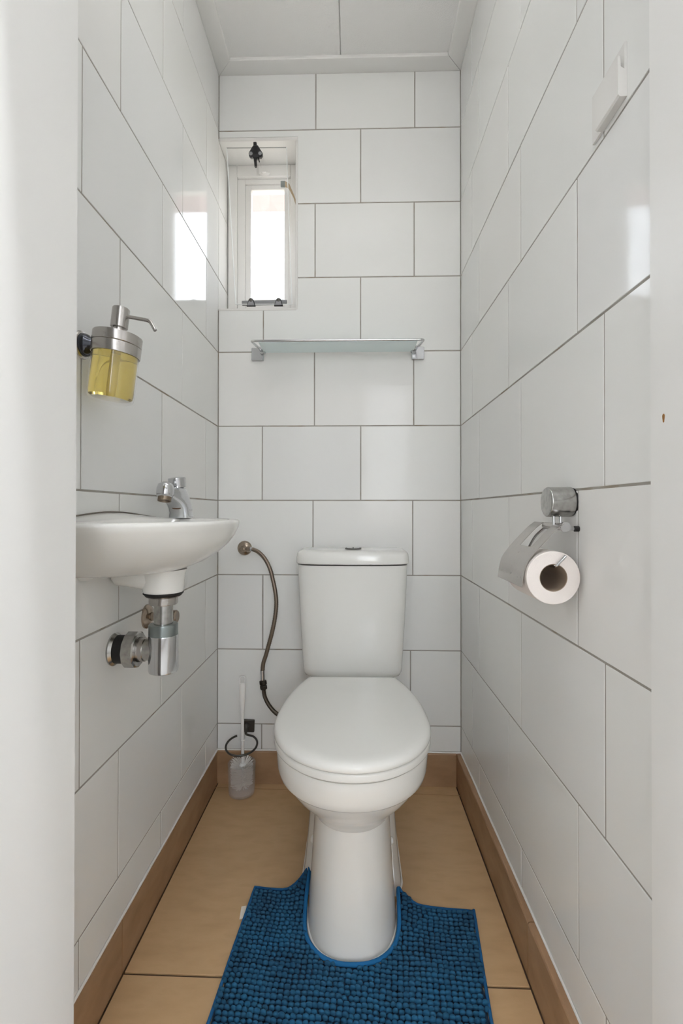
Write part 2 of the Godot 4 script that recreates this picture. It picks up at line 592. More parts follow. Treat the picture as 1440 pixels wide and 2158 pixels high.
# ---------------------------------------------------------------- window
func build_window() -> void:
	var w := struct("window_1")
	var z0 := -0.16
	# plastered reveals: head, right side, sill; tile edging round the front
	var rv := MB.new()
	rv.v.append_array(boxm(Vector3(0.0, WY1 - 0.012, z0), Vector3(WX, WY1 + 0.002, -0.0015), 0.001).v)
	rv.v.append_array(boxm(Vector3(WX - 0.006, WY0, z0), Vector3(WX + 0.002, WY1 - 0.012, -0.0015), 0.001).v)
	obj("reveal", rv, M.paint, w)
	obj("sill", boxm(Vector3(0.0, WY0 - 0.004, z0), Vector3(WX - 0.004, WY0 + 0.004, 0.0015), 0.0015), M.gloss, w)
	var ed := MB.new()
	ed.rbox(Vector3(WX, 0.012, 0.006), 0.0025, Transform3D(Basis(), Vector3(WX / 2, WY1 - 0.006, -0.002)))
	ed.rbox(Vector3(0.008, WY1 - WY0 - 0.012, 0.006), 0.0025, Transform3D(Basis(), Vector3(WX - 0.004, (WY0 + WY1) / 2 - 0.006, -0.002)))
	obj("edge_trim", ed, M.gloss, w)
	# fixed wooden frame, then a sash with the outside pane
	var fx := [0.002, 0.034, 0.229, 0.260]
	var fr := MB.new()
	var fz0 := -0.165
	var fz1 := -0.110
	fr.v.append_array(boxm(Vector3(fx[0], WY0 + 0.004, fz0), Vector3(fx[1], WY1 - 0.012, fz1), 0.003).v)
	fr.v.append_array(boxm(Vector3(fx[2], WY0 + 0.004, fz0), Vector3(fx[3], WY1 - 0.012, fz1), 0.003).v)
	fr.v.append_array(boxm(Vector3(fx[1], 2.118, fz0), Vector3(fx[2], WY1 - 0.012, fz1), 0.003).v)
	fr.v.append_array(boxm(Vector3(fx[1], WY0 + 0.004, fz0), Vector3(fx[2], 1.630, fz1), 0.003).v)
	obj("window_frame", fr, M.gloss, w)
	var sa := MB.new()
	var gx0 := 0.0825
	var gx1 := 0.2045
	var gy0 := 1.682
	var gy1 := 2.083
	var q := [[0.034, 0.062, 1.630, 2.118, -0.122], [0.062, gx0, 1.65, 2.100, -0.128], [gx1, 0.222, 1.65, 2.100, -0.128], [0.222, 0.229, 1.630, 2.118, -0.122], [0.062, 0.222, 2.100, 2.118, -0.122], [gx0, gx1, gy1, 2.100, -0.128], [0.062, 0.222, 1.630, 1.65, -0.122], [gx0, gx1, 1.65, gy0, -0.128]]
	for e in q:
		sa.v.append_array(boxm(Vector3(e[0], e[2], -0.158), Vector3(e[1], e[3], e[4]), 0.0015).v)
	obj("sash", sa, M.gloss, w)
	var glass := mat(Color(1, 1, 1, 0.02), 0.0)
	glass.transparency = BaseMaterial3D.TRANSPARENCY_ALPHA
	obj("pane", boxm(Vector3(gx0 - 0.004, gy0 - 0.004, -0.146), Vector3(gx1 + 0.004, gy1 + 0.004, -0.142)), glass, w)
	# white knob on the sash
	var kn := MB.new()
	kn.lathe([Vector2(0.0, 0.0), Vector2(0.014, 0.0), Vector2(0.014, 0.004), Vector2(0.006, 0.008), Vector2(0.006, 0.014), Vector2(0.0, 0.016)], 16, Transform3D(Basis(Vector3.RIGHT, PI / 2) * Basis().scaled(Vector3(1.4, 1, 0.6)), Vector3(0.1345, 2.127, -0.110)))
	obj("sash_button", kn, M.gloss, w)
	# grey rail under the hopper pane
	var rail := MB.new()
	rail.rbox(Vector3(0.158, 0.014, 0.010), 0.001, Transform3D(Basis(Vector3.BACK, 0.012), Vector3(0.1435, 1.6425, -0.068)))
	obj("bottom_rail", rail, mat(col(120, 120, 122), 0.4, 0.6), w)
	# loose inside pane, tilted into the room from its foot
	var P := [Vector3(0.0445, 1.634, -0.058), Vector3(0.2425, 1.632, -0.058), Vector3(0.2303, 2.137, 0.0), Vector3(0.0272, 2.139, 0.0)]
	var nrm: Vector3 = (P[1] - P[0]).cross(P[3] - P[0]).normalized() * 0.0022
	var pn := MB.new()
	pn.part([PackedVector3Array([P[0] - nrm, P[1] - nrm, P[2] - nrm, P[3] - nrm]), PackedVector3Array([P[0] + nrm, P[1] + nrm, P[2] + nrm, P[3] + nrm])])
	obj("hopper_pane", pn, glass, w, 5)
	var edge := mat(col(248, 250, 248), 0.25)
	var edge_dull := mat(col(150, 155, 151), 0.3)
	for i in 4:
		var eb := MB.new()
		eb.tube([P[i], P[(i + 1) % 4]], 0.0014 if i == 2 else 0.0018, 6)
		obj("pane_edge", eb, edge_dull if i == 2 else edge, w)
	# black catch clamped on the top edge of the pane
	var ct := MB.new()
	var cx := Transform3D(Basis(Vector3.RIGHT, 0.11), Vector3(0.1275, 2.128, 0.006))
	ct.rbox(Vector3(0.011, 0.036, 0.010), 0.002, cx * Transform3D(Basis(), Vector3(-0.002, 0.004, 0.0)))
	ct.rbox(Vector3(0.019, 0.034, 0.012), 0.003, cx * Transform3D(Basis(), Vector3(0, -0.006, 0.001)))
	ct.slab(PackedVector2Array([Vector2(-0.010, 0.006), Vector2(0.010, 0.006), Vector2(0.023, -0.014), Vector2(0.0235, -0.022), Vector2(0.019, -0.029), Vector2(0.011, -0.030), Vector2(0.012, -0.026), Vector2(0.007, -0.026), Vector2(0.005, -0.034), Vector2(-0.006, -0.034), Vector2(-0.009, -0.028), Vector2(-0.016, -0.030), Vector2(-0.022, -0.024), Vector2(-0.023, -0.014)]), -0.002, 0.007, 0.001, cx)
	ct.tube([cx * Vector3(-0.002, -0.03, 0.004), cx * Vector3(0.001, -0.062, 0.012)], [0.0055, 0.0042], 10)
	ct.tube([cx * Vector3(0.008, -0.026, 0.004), cx * Vector3(0.013, -0.045, 0.008)], [0.003, 0.0015], 8)
	var catch_ := obj("catch", ct, M.black, w)
	for s in [-1.0, 1.0]:
		var sc := MB.new()
		sc.lathe([Vector2(0.0032, 0.0), Vector2(0.0058, 0.0), Vector2(0.0058, 0.0012), Vector2(0.0032, 0.0012)], 14, cx * Transform3D(Basis(Vector3.RIGHT, PI / 2), Vector3(s * 0.0155, -0.017, 0.0068)))
		obj("screw_ring", sc, M.grey_plastic, catch_)
	# two clamp hinges at the foot
	for x in [0.1005, 0.1965]:
		var h := MB.new()
		var hx := Transform3D(Basis(Vector3.RIGHT, -0.05), Vector3(x, 1.6400, -0.051))
		h.slab(PackedVector2Array([Vector2(-0.0155, -0.017), Vector2(0.0155, -0.017), Vector2(0.0085, 0.006), Vector2(0.004, 0.0105), Vector2(-0.004, 0.0105), Vector2(-0.0085, 0.006)]), -0.004, 0.003, 0.001, hx)
		var hi := obj("hinge", h, M.black, w)
		var f := MB.new()
		f.slab(PackedVector2Array([Vector2(-0.0125, -0.0155), Vector2(0.0125, -0.0155), Vector2(0.007, 0.0), Vector2(-0.007, 0.0)]), 0.003, 0.0055, 0.0008, hx)
		obj("hinge_plate", f, M.grey_plastic, hi)
		var s2 := MB.new()
		s2.lathe([Vector2(0.0, 0.0), Vector2(0.0062, 0.0), Vector2(0.0062, 0.004), Vector2(0.003, 0.0055), Vector2(0.0, 0.005)], 16, hx * Transform3D(Basis(Vector3.RIGHT, PI / 2), Vector3(0, 0.0025, 0.003)))
		obj("hinge_screw", s2, M.dark_metal, hi)
	# stay: a grey clip on the pane edge and a bent brown strip to the reveal
	var cl := MB.new()
	cl.rbox(Vector3(0.015, 0.021, 0.008), 0.001, Transform3D(Basis(), Vector3(0.2165, 2.021, -0.013)))
	var stay := obj("stay_clip", cl, mat(col(150, 156, 152), 0.4, 0.3), w)
	var st := MB.new()
	st.part([PackedVector3Array([Vector3(0.224, 2.031, -0.010), Vector3(0.224, 2.010, -0.010), Vector3(0.226, 2.010, -0.012), Vector3(0.226, 2.031, -0.012)]), PackedVector3Array([Vector3(0.236, 2.025, -0.014), Vector3(0.236, 2.008, -0.014), Vector3(0.238, 2.008, -0.016), Vector3(0.238, 2.025, -0.016)]), PackedVector3Array([Vector3(0.252, 1.990, -0.022), Vector3(0.252, 1.980, -0.022), Vector3(0.254, 1.980, -0.024), Vector3(0.254, 1.990, -0.024)]), PackedVector3Array([Vector3(0.262, 1.962, -0.026), Vector3(0.262, 1.945, -0.026), Vector3(0.264, 1.945, -0.028), Vector3(0.264, 1.962, -0.028)])])
	obj("stay_strip", st, mat(col(178, 158, 130), 0.4, 0.3), w)
	# outside: brick soffit over the opening
	var ev := MB.new()
	ev.v.append_array(boxm(Vector3(-1.2, 2.315, -0.62), Vector3(1.6, 2.42, -0.30)).v)
	var eo := obj("roof_eave", ev, mat(col(198, 168, 172), 0.8))
	eo.set_meta("label", "pinkish brick eave outside above the small window")
	eo.set_meta("category", "eave")

# ---------------------------------------------------------------- doorway and hall behind the camera
func build_hall() -> void:
	var wf := struct("wall_front")
	var b := MB.new()
	b.v.append_array(boxm(Vector3(-1.4, 0.0, NEAR), Vector3(JL - 0.02, 2.6, OUT)).v)
	b.v.append_array(boxm(Vector3(JR + 0.02, 0.0, NEAR), Vector3(2.4, 2.6, OUT)).v)
	b.v.append_array(boxm(Vector3(JL - 0.02, HEAD, NEAR), Vector3(JR + 0.02, 2.6, OUT)).v)
	obj("wall_body", b, M.wall_paint, wf)
	var d := struct("door_1")
	obj("jamb", boxm(Vector3(JL - 0.03, 0.0, NEAR - 0.004), Vector3(JL, HEAD, OUT + 0.012), 0.002), M.paint, d)
	var rj := obj("jamb", boxm(Vector3(JR, 0.0, NEAR - 0.004), Vector3(JR + 0.03, HEAD, OUT + 0.012), 0.002), M.paint, d)
	obj("head_jamb", boxm(Vector3(JL - 0.03, HEAD - 0.025, NEAR - 0.004), Vector3(JR + 0.03, HEAD + 0.004, OUT + 0.012), 0.002), M.paint, d)
	var sp := MB.new()
	var blob := PackedVector2Array()
	for i in 14:
		var a := TAU * i / 14
		blob.append(Vector2(cos(a) * 0.0018 * (1.0 + 0.25 * sin(a * 3.0)), sin(a) * 0.0056 * (1.0 + 0.15 * cos(a * 2.0))))
	sp.slab(blob, -0.001, 0.0004, 0.0002, Transform3D(Basis(Vector3(0, 0, 1), Vector3(0, 1, 0), Vector3(-1, 0, 0)), Vector3(JR, 1.0140, 1.0558)))
	var so := obj("rust_spot", sp, mat(col(150, 104, 52), 0.8), rj)
	so.set_meta("label", "brown rusty filled screw hole")
	var h := MB.new()
	var hb := struct("wall_hall")
	h.v.append_array(boxm(Vector3(-1.52, -0.02, NEAR), Vector3(-1.4, 2.72, 3.42)).v)
	h.v.append_array(boxm(Vector3(2.4, -0.02, NEAR), Vector3(2.52, 2.72, 3.42)).v)
	for q in [[-1.4, 0.55, 0.0, 2.6], [1.05, 2.4, 0.0, 2.6], [0.55, 1.05, 0.0, 0.7], [0.55, 1.05, 2.25, 2.6]]:
		h.v.append_array(boxm(Vector3(q[0], q[2], 3.3), Vector3(q[1], q[3], 3.42)).v)
	obj("wall_body", h, M.wall_paint, hb)
	var hc := struct("ceiling_hall")
	obj("ceiling_body", boxm(Vector3(-1.4, 2.6, NEAR), Vector3(2.4, 2.72, 3.42)), M.wall_paint, hc)
	var hw := struct("window_2")
	var f := MB.new()
	for q in [[0.55, 0.59, 0.7, 2.25], [1.01, 1.05, 0.7, 2.25], [0.59, 1.01, 0.7, 0.74], [0.59, 1.01, 2.21, 2.25]]:
		f.v.append_array(boxm(Vector3(q[0], q[2], 3.32), Vector3(q[1], q[3], 3.38), 0.003).v)
	obj("window_frame", f, M.gloss, hw)
	var glass := mat(Color(1, 1, 1, 0.02), 0.0)
	glass.transparency = BaseMaterial3D.TRANSPARENCY_ALPHA
	obj("pane", boxm(Vector3(0.585, 0.735, 3.348), Vector3(1.015, 2.215, 3.352)), glass, hw)
	# long wall lamp over the door on the hall side; it washes the opposite wall
	var lamp := thing("wall_lamp", "long white wall lamp over the doorway on the hall side", "lamp", Vector3(0.48, 2.46, OUT))
	var lb := MB.new()
	lb.rbox(Vector3(0.94, 0.16, 0.03), 0.004, Transform3D(Basis(), Vector3(0, 0, 0.0152)))
	obj("lamp_body", lb, M.gloss, lamp)
	var lg := MB.new()
	lg.rbox(Vector3(0.9, 0.13, 0.012), 0.003, Transform3D(Basis(), Vector3(0, 0, 0.036)))
	var em := mat(col(250, 250, 250), 0.5)
	em.emission_enabled = true
	em.emission = Color.WHITE
	em.emission_energy_multiplier = 1.2
	obj("lamp_diffuser", lg, em, lamp)
	var al := AreaLight3D.new()
	al.name = "lamp_light"
	al.area_size = Vector2(0.9, 0.13)
	al.light_energy = LAMP
	al.light_color = col(247, 250, 255)
	al.area_range = 12.0
	al.area_attenuation = 2.0
	al.shadow_enabled = true
	al.rotation = Vector3(-0.25, PI, 0)
	al.position = Vector3(0, -0.004, 0.050)
	lamp.add_child(al)

# small uplighter over the inside of the door, out of the frame
func build_sconce() -> void:
	var t := thing("wall_uplighter", "white wall uplighter over the inside of the doorway", "lamp", Vector3(0.45, 2.09, NEAR))
	var m := MB.new()
	m.rbox(Vector3(0.46, 0.07, 0.012), 0.002, Transform3D(Basis(), Vector3(0, 0, -0.0062)))
	m.rbox(Vector3(0.46, 0.012, 0.09), 0.002, Transform3D(Basis(), Vector3(0, -0.029, -0.057)))
	m.rbox(Vector3(0.46, 0.07, 0.008), 0.002, Transform3D(Basis(), Vector3(0, 0, -0.101)))
	for x in [-0.231, 0.231]: m.rbox(Vector3(0.008, 0.07, 0.105), 0.002, Transform3D(Basis(), Vector3(x, 0, -0.0525)))
	obj("trough", m, M.gloss, t)
	var lg := MB.new()
	lg.rbox(Vector3(0.44, 0.01, 0.075), 0.002, Transform3D(Basis(), Vector3(0, -0.005, -0.055)))
	var em := mat(col(250, 250, 250), 0.5)
	em.emission_enabled = true
	em.emission = Color.WHITE
	em.emission_energy_multiplier = 1.2
	obj("diffuser", lg, em, t)
	var al := AreaLight3D.new()
	al.name = "sconce_light"
	al.area_size = Vector2(0.44, 0.075)
	al.light_energy = SCONCE
	al.light_color = col(250, 252, 255)
	al.area_range = 12.0
	al.area_attenuation = 2.0
	al.shadow_enabled = true
	al.rotation = Vector3(PI / 2, 0, 0)
	al.position = Vector3(0, 0.004, -0.055)
	t.add_child(al)

# ---------------------------------------------------------------- toilet
func egg(zf: float, zc: float, zb: float, hw: float, hb: float, nf := 2.0, ease_ := 0) -> PackedVector2Array:
	var right := []
	for i in 19:
		var t := PI / 2 * i / 18
		right.append(Vector2(hw * pow(sin(t), 2.0 / nf), zc + (zf - zc) * pow(cos(t), 2.0 / nf)))
	var k := 1.0 - pow(hb / hw, 2.0)
	var r := 0.014
	for j in range(1, 13):
		var s := j / 12.0
		var x := hw * sqrt(1.0 - k * s * s)
		if ease_ == 1: x = lerpf(hw, hb, s * s * (3.0 - 2.0 * s))
		right.append(Vector2(x, lerpf(zc, zb + r, s)))
	var e: Vector2 = right[-1]
	for j in range(1, 5):
		var a := PI / 2 * j / 4
		right.append(Vector2(e.x - r * (1 - cos(a)), e.y - r * sin(a)))
	var out := PackedVector2Array()
	for p in right: out.append(p)
	out.append(Vector2(0, zb))
	for i in range(right.size() - 1, 0, -1): out.append(Vector2(-right[i].x, right[i].y))
	return out

func ring(o: PackedVector2Array, y: float, inset := 0.0) -> PackedVector3Array:
	var lo := Vector2(1e9, 1e9)
	var hi := -lo
	for p in o:
		lo = lo.min(p)
		hi = hi.max(p)
	var c := (lo + hi) / 2
	var h := (hi - lo) / 2
	var out := PackedVector3Array()
	for p in o:
		var q := c + (p - c) * Vector2((h.x - inset) / h.x, (h.y - inset) / h.y)
		out.append(Vector3(q.x, y, q.y))
	return out

func tank(hw: float, zf: float, bow: float, zb := 0.012) -> PackedVector2Array:
	var o := PackedVector2Array()
	var n := 72
	var zm := (zf - bow + zb) / 2
	for i in n:
		var a := TAU * i / n
		var c := cos(a)
		var s := sin(a)
		var p := 2.0 / 6.0
		var x := hw * signf(c) * pow(absf(c), p)
		var z := zm + (zf - bow - zb) / 2 * signf(s) * pow(absf(s), p)
		if s > 0: z += bow * (1.0 - pow(x / hw, 2.0)) * pow(s, 0.5)
		o.append(Vector2(x, z))
	return o

func build_toilet() -> void:
	var t := thing("toilet", "white floor standing toilet with closed lid and cistern against the back wall", "toilet", Vector3(0.4545, 0, 0))
	# bowl and pedestal as one porcelain body
	var b := MB.new()
	var S := [
		# y, zf, zc, zb, hw, hb, nf
		[0.0, 0.6245, 0.49, 0.12, 0.100, 0.085, 2.3],
		[0.012, 0.6225, 0.49, 0.12, 0.0985, 0.084, 2.3],
		[0.06, 0.614, 0.487, 0.12, 0.096, 0.082, 2.3],
		[0.12, 0.606, 0.484, 0.12, 0.092, 0.080, 2.3],
		[0.18, 0.600, 0.48, 0.12, 0.0885, 0.078, 2.3],
		[0.225, 0.596, 0.475, 0.12, 0.086, 0.078, 2.3],
		[0.243, 0.595, 0.474, 0.12, 0.0855, 0.078, 2.3],
		[0.246, 0.5985, 0.474, 0.12, 0.0885, 0.08, 2.3],
		[0.253, 0.602, 0.474, 0.11, 0.092, 0.084, 2.3],
		[0.266, 0.612, 0.475, 0.10, 0.103, 0.09, 2.25],
		[0.282, 0.628, 0.478, 0.09, 0.119, 0.095, 2.2],
		[0.301, 0.648, 0.482, 0.08, 0.136, 0.10, 2.15],
		[0.320, 0.664, 0.487, 0.06, 0.1485, 0.105, 2.1],
		[0.3355, 0.673, 0.49, 0.05, 0.1555, 0.11, 2.1],
		[0.338, 0.680, 0.49, 0.05, 0.162, 0.112, 2.1],
		[0.343, 0.685, 0.49, 0.04, 0.1655, 0.114, 2.1],
		[0.355, 0.689, 0.49, 0.03, 0.1685, 0.116, 2.1],
		[0.380, 0.692, 0.49, 0.02, 0.1700, 0.118, 2.1],
		[0.392, 0.692, 0.49, 0.02, 0.1700, 0.118, 2.1],
		[0.398, 0.690, 0.49, 0.02, 0.1685, 0.117, 2.1],
		[0.4005, 0.684, 0.49, 0.022, 0.163, 0.114, 2.1],
	]
	var rings := []
	for s in S: rings.append(ring(egg(s[1], s[2], s[3], s[4], s[5], s[6], 1), s[0]))
	b.part(rings)
	obj("bowl", b, M.porcelain, t, 30)
	# wider foot behind the column
	var f := MB.new()
	rings = []
	for s in [[0.0, 0.455, 0.122], [0.02, 0.450, 0.120], [0.05, 0.43, 0.116], [0.12, 0.40, 0.111], [0.2, 0.37, 0.106], [0.26, 0.35, 0.103], [0.30, 0.34, 0.100]]:
		var o := PackedVector3Array()
		for q in [[-1, 0.06], [-1, s[1] - 0.05], [-0.96, s[1] - 0.02], [-0.86, s[1]], [0.86, s[1]], [0.96, s[1] - 0.02], [1, s[1] - 0.05], [1, 0.06]]:
			o.append(Vector3(q[0] * s[2], s[0], q[1]))
		rings.append(o)
	f.part(rings)
	obj("foot", f, M.porcelain, t, 40)
	for s in [-1.0, 1.0]:
		var c := MB.new()
		c.lathe([Vector2(0.0, 0.0), Vector2(0.009, 0.0), Vector2(0.009, 0.006), Vector2(0.006, 0.011), Vector2(0.0, 0.012)], 16, Transform3D(Basis(Vector3.BACK, -s * PI / 2 * 0.85), Vector3(s * 0.090, 0.105, 0.418)))
		obj("bolt_cap", c, M.white_plastic, t)
	var ck := MB.new()
	var path := []
	for q in [[-0.1225, 0.10], [-0.1225, 0.38], [-0.121, 0.42], [-0.112, 0.448], [-0.101, 0.50], [-0.094, 0.55], [-0.075, 0.592], [-0.04, 0.618], [0, 0.626], [0.04, 0.618], [0.075, 0.592], [0.094, 0.55], [0.101, 0.50], [0.112, 0.448], [0.121, 0.42], [0.1225, 0.38], [0.1225, 0.10]]:
		path.append(Vector3(q[0], 0.001, q[1]))
	ck.tube(curve(path, 4), 0.0025, 6)
	obj("floor_caulk", ck, M.caulk, t)
	# seat and lid
	var so := egg(0.7010, 0.50, 0.232, 0.1755, 0.131, 2.05)
	var s1 := MB.new()
	s1.part([ring(so, 0.4035, 0.004), ring(so, 0.4055, 0.0008), ring(so, 0.408, 0.0), ring(so, 0.417, 0.0), ring(so, 0.4205, 0.0015), ring(so, 0.4225, 0.005)])
	obj("seat", s1, M.lid, t, 60)
	var lo := egg(0.7035, 0.50, 0.232, 0.176, 0.131, 2.05)
	var l := MB.new()
	var lr := [ring(lo, 0.4225, 0.006), ring(lo, 0.4235, 0.002), ring(lo, 0.4255, 0.0002), ring(lo, 0.4300, 0.0), ring(lo, 0.4350, 0.0016), ring(lo, 0.4390, 0.0050), ring(lo, 0.4420, 0.0105), ring(lo, 0.4437, 0.018), ring(lo, 0.4445, 0.028)]
	for k in range(1, 6): lr.append(ring(lo, 0.4445 + 0.0004 * k, 0.028 + 0.024 * k))
	l.part(lr)
	obj("lid", l, M.lid, t, 60)
	for s in [-1.0, 1.0]:
		var h := MB.new()
		h.tube([Vector3(s * 0.055, 0.412, 0.224), Vector3(s * 0.095, 0.412, 0.224)], 0.009, 14)
		obj("hinge", h, M.white_plastic, t)
	# cistern
	var c2 := MB.new()
	rings = [ring(tank(0.150, 0.168, 0.012), 0.4015, 0.03)]
	rings.append(ring(tank(0.151, 0.170, 0.012), 0.4045, 0.016))
	rings.append(ring(tank(0.1515, 0.172, 0.012), 0.411, 0.006))
	rings.append(ring(tank(0.152, 0.173, 0.012), 0.422, 0.001))
	for k in 9:
		var y := lerpf(0.435, 0.748, k / 8.0)
		var q := k / 8.0
		rings.append(ring(tank(lerpf(0.1525, 0.1675, 1.0 - pow(1.0 - q, 1.25)), lerpf(0.174, 0.186, q), 0.013), y))
	c2.part(rings)
	obj("cistern", c2, M.porcelain, t, 50)
	var cl := MB.new()
	var to := tank(0.1725, 0.194, 0.015)
	rings = [ring(to, 0.7515, 0.006), ring(to, 0.7530, 0.0015), ring(to, 0.756, 0.0), ring(to, 0.770, 0.0008), ring(to, 0.780, 0.0025), ring(to, 0.786, 0.0055), ring(to, 0.790, 0.011), ring(to, 0.7925, 0.020)]
	for k in range(1, 5): rings.append(ring(to, 0.7925 + 0.0002 * k, 0.020 + 0.016 * k))
	cl.part(rings)
	obj("cistern_lid", cl, M.porcelain, t, 50)
	# two-part flush button
	var bt := MB.new()
	bt.lathe([Vector2(0.0, 0.0), Vector2(0.0255, 0.0), Vector2(0.0255, 0.0032), Vector2(0.0240, 0.0042), Vector2(0.0228, 0.0036), Vector2(0.0224, 0.0006), Vector2(0.0, 0.0006)], 40, Transform3D(Basis(), Vector3(0.002, 0.7928, 0.115)))
	var fb := obj("flush_button", bt, M.dark_metal, t)
	for s in [-1.0, 1.0]:
		var hp := PackedVector2Array()
		for i in 17:
			var a := -PI / 2 + PI * i / 16
			hp.append(Vector2(s * (0.001 + 0.020 * cos(a)), 0.021 * sin(a)))
		var hb := MB.new()
		hb.slab(hp, 0.0, 0.0032, 0.0008, Transform3D(Basis(Vector3.RIGHT, Vector3(0, 0, -1), Vector3.UP), Vector3(0.002, 0.7938, 0.115)))
		obj("button_half", hb, M.chrome, fb)

# ---------------------------------------------------------------- water supply of the cistern
func build_supply() -> void:
	var t := thing("supply_hose", "braided metal water hose from round wall valve down to the toilet", "hose", Vector3(0.0916, 0.7857, 0))
	var r := MB.new()
	r.lathe([Vector2(0.0, -0.001), Vector2(0.0245, -0.001), Vector2(0.0245, 0.002), Vector2(0.022, 0.007), Vector2(0.016, 0.011), Vector2(0.011, 0.0125), Vector2(0.011, 0.02), Vector2(0.0, 0.02)], 36, Transform3D(Basis(Vector3.RIGHT, PI / 2), Vector3.ZERO))
	obj("rosette", r, M.bronze, t)
	var v := MB.new()
	v.lathe([Vector2(0.0, 0.0), Vector2(0.009, 0.0), Vector2(0.009, 0.036), Vector2(0.0085, 0.038), Vector2(0.0045, 0.038), Vector2(0.004, 0.034), Vector2(0.0, 0.034)], 24, Transform3D(Basis(Vector3.RIGHT, PI / 2), Vector3(-0.003, -0.002, 0.006)))
	obj("valve_body", v, M.bronze, t)
	var n := MB.new()
	n.lathe([Vector2(0.0, 0.0), Vector2(0.0075, 0.0), Vector2(0.0075, 0.010), Vector2(0.0095, 0.011), Vector2(0.0095, 0.021), Vector2(0.0, 0.021)], 6, Transform3D(Basis(Vector3.BACK, -PI / 2), Vector3(0.003, -0.001, 0.030)))
	obj("union_nut", n, M.bronze, t, 20)
	var base := Vector3(0.0916, 0.7857, 0)
	var px := [Vector3(0.1150, 0.785, 0.032), Vector3(0.1285, 0.7835, 0.034), Vector3(0.1480, 0.774, 0.038), Vector3(0.1700, 0.752, 0.045), Vector3(0.1870, 0.720, 0.05), Vector3(0.1955, 0.688, 0.052), Vector3(0.2040, 0.650, 0.054), Vector3(0.2075, 0.612, 0.055), Vector3(0.2035, 0.566, 0.055), Vector3(0.1945, 0.520, 0.055), Vector3(0.1840, 0.480, 0.055), Vector3(0.1740, 0.443, 0.055), Vector3(0.1655, 0.416, 0.055), Vector3(0.1630, 0.385, 0.055), Vector3(0.1640, 0.362, 0.055)]
	for i in px.size(): px[i] -= base
	var hs := MB.new()
	var cp := curve(px, 12)
	var rad := []
	for i in cp.size(): rad.append(0.0066 + 0.00035 * (1 if i % 2 else -1))
	hs.tube(cp, rad, 14)
	obj("braided_hose", hs, M.braid, t, 50)
	var f := MB.new()
	f.lathe([Vector2(0.0, 0.0), Vector2(0.0072, 0.0), Vector2(0.0072, 0.008), Vector2(0.0, 0.008)], 18, Transform3D(Basis(Vector3.BACK, -PI / 2), Vector3(0.0255, -0.001, 0.0325)))
	obj("ferrule", f, M.chrome, t)
	f = MB.new()
	f.tube([px[-2] + Vector3(-0.0003, 0.01, 0), px[-1] + Vector3(0, 0.002, 0)], 0.0075, 16)
	obj("ferrule", f, M.chrome, t)
	var cn := MB.new()
	cn.lathe([Vector2(0.0, -0.030), Vector2(0.008, -0.030), Vector2(0.0115, -0.027), Vector2(0.0115, -0.018), Vector2(0.009, -0.015), Vector2(0.0118, -0.012), Vector2(0.0118, -0.002), Vector2(0.008, 0.0), Vector2(0.0, 0.0)], 8, Transform3D(Basis(Vector3.BACK, 0.12), px[-1]))
	obj("coupling_nut", cn, mat(col(70, 66, 60), 0.4, 0.9), t, 20)
	var lo := MB.new()
	var p2 := [Vector3(0.1670, 0.334, 0.055), Vector3(0.1690, 0.316, 0.055), Vector3(0.1770, 0.296, 0.057), Vector3(0.1900, 0.278, 0.06), Vector3(0.2070, 0.263, 0.065), Vector3(0.235, 0.252, 0.075), Vector3(0.28, 0.256, 0.09), Vector3(0.335, 0.30, 0.10), Vector3(0.355, 0.37, 0.10)]
	for i in p2.size(): p2[i] -= base
	lo.tube(curve(p2, 8), 0.0064, 12)
	obj("lower_pipe", lo, mat(col(96, 88, 78), 0.4, 0.9), t)

# ---------------------------------------------------------------- basin, tap, drain
func dee(b: float, a0: float, a1: float, zc: float, x0: float, y: float, lift := 0.0) -> PackedVector3Array:
	# D shape on the left wall: a curve out to b, flat along the wall
	var o := PackedVector3Array()
	var n := 40
	for i in n + 1:
		var t := PI * i / n
		var a := a0 if i < n / 2 else a1
		var s := sin(t)
		var c := cos(t)
		o.append(Vector3(x0 + (b - x0) * pow(s, 0.92), y, zc - a * signf(c) * pow(absf(c), 0.95)))
	for i in range(1, 10):
		o.append(Vector3(x0, y, lerpf(o[n].z, o[0].z, i / 10.0)))
	if lift > 0:
		for i in o.size():
			var w := clampf(1.0 - o[i].x / 0.09, 0.0, 1.0)
			var q := clampf(1.0 - absf(o[i].z - zc - 0.01) / 0.25, 0.0, 1.0)
			o[i].y += lift * w * w * (3 - 2 * w) * q * q * (3 - 2 * q)
	return o

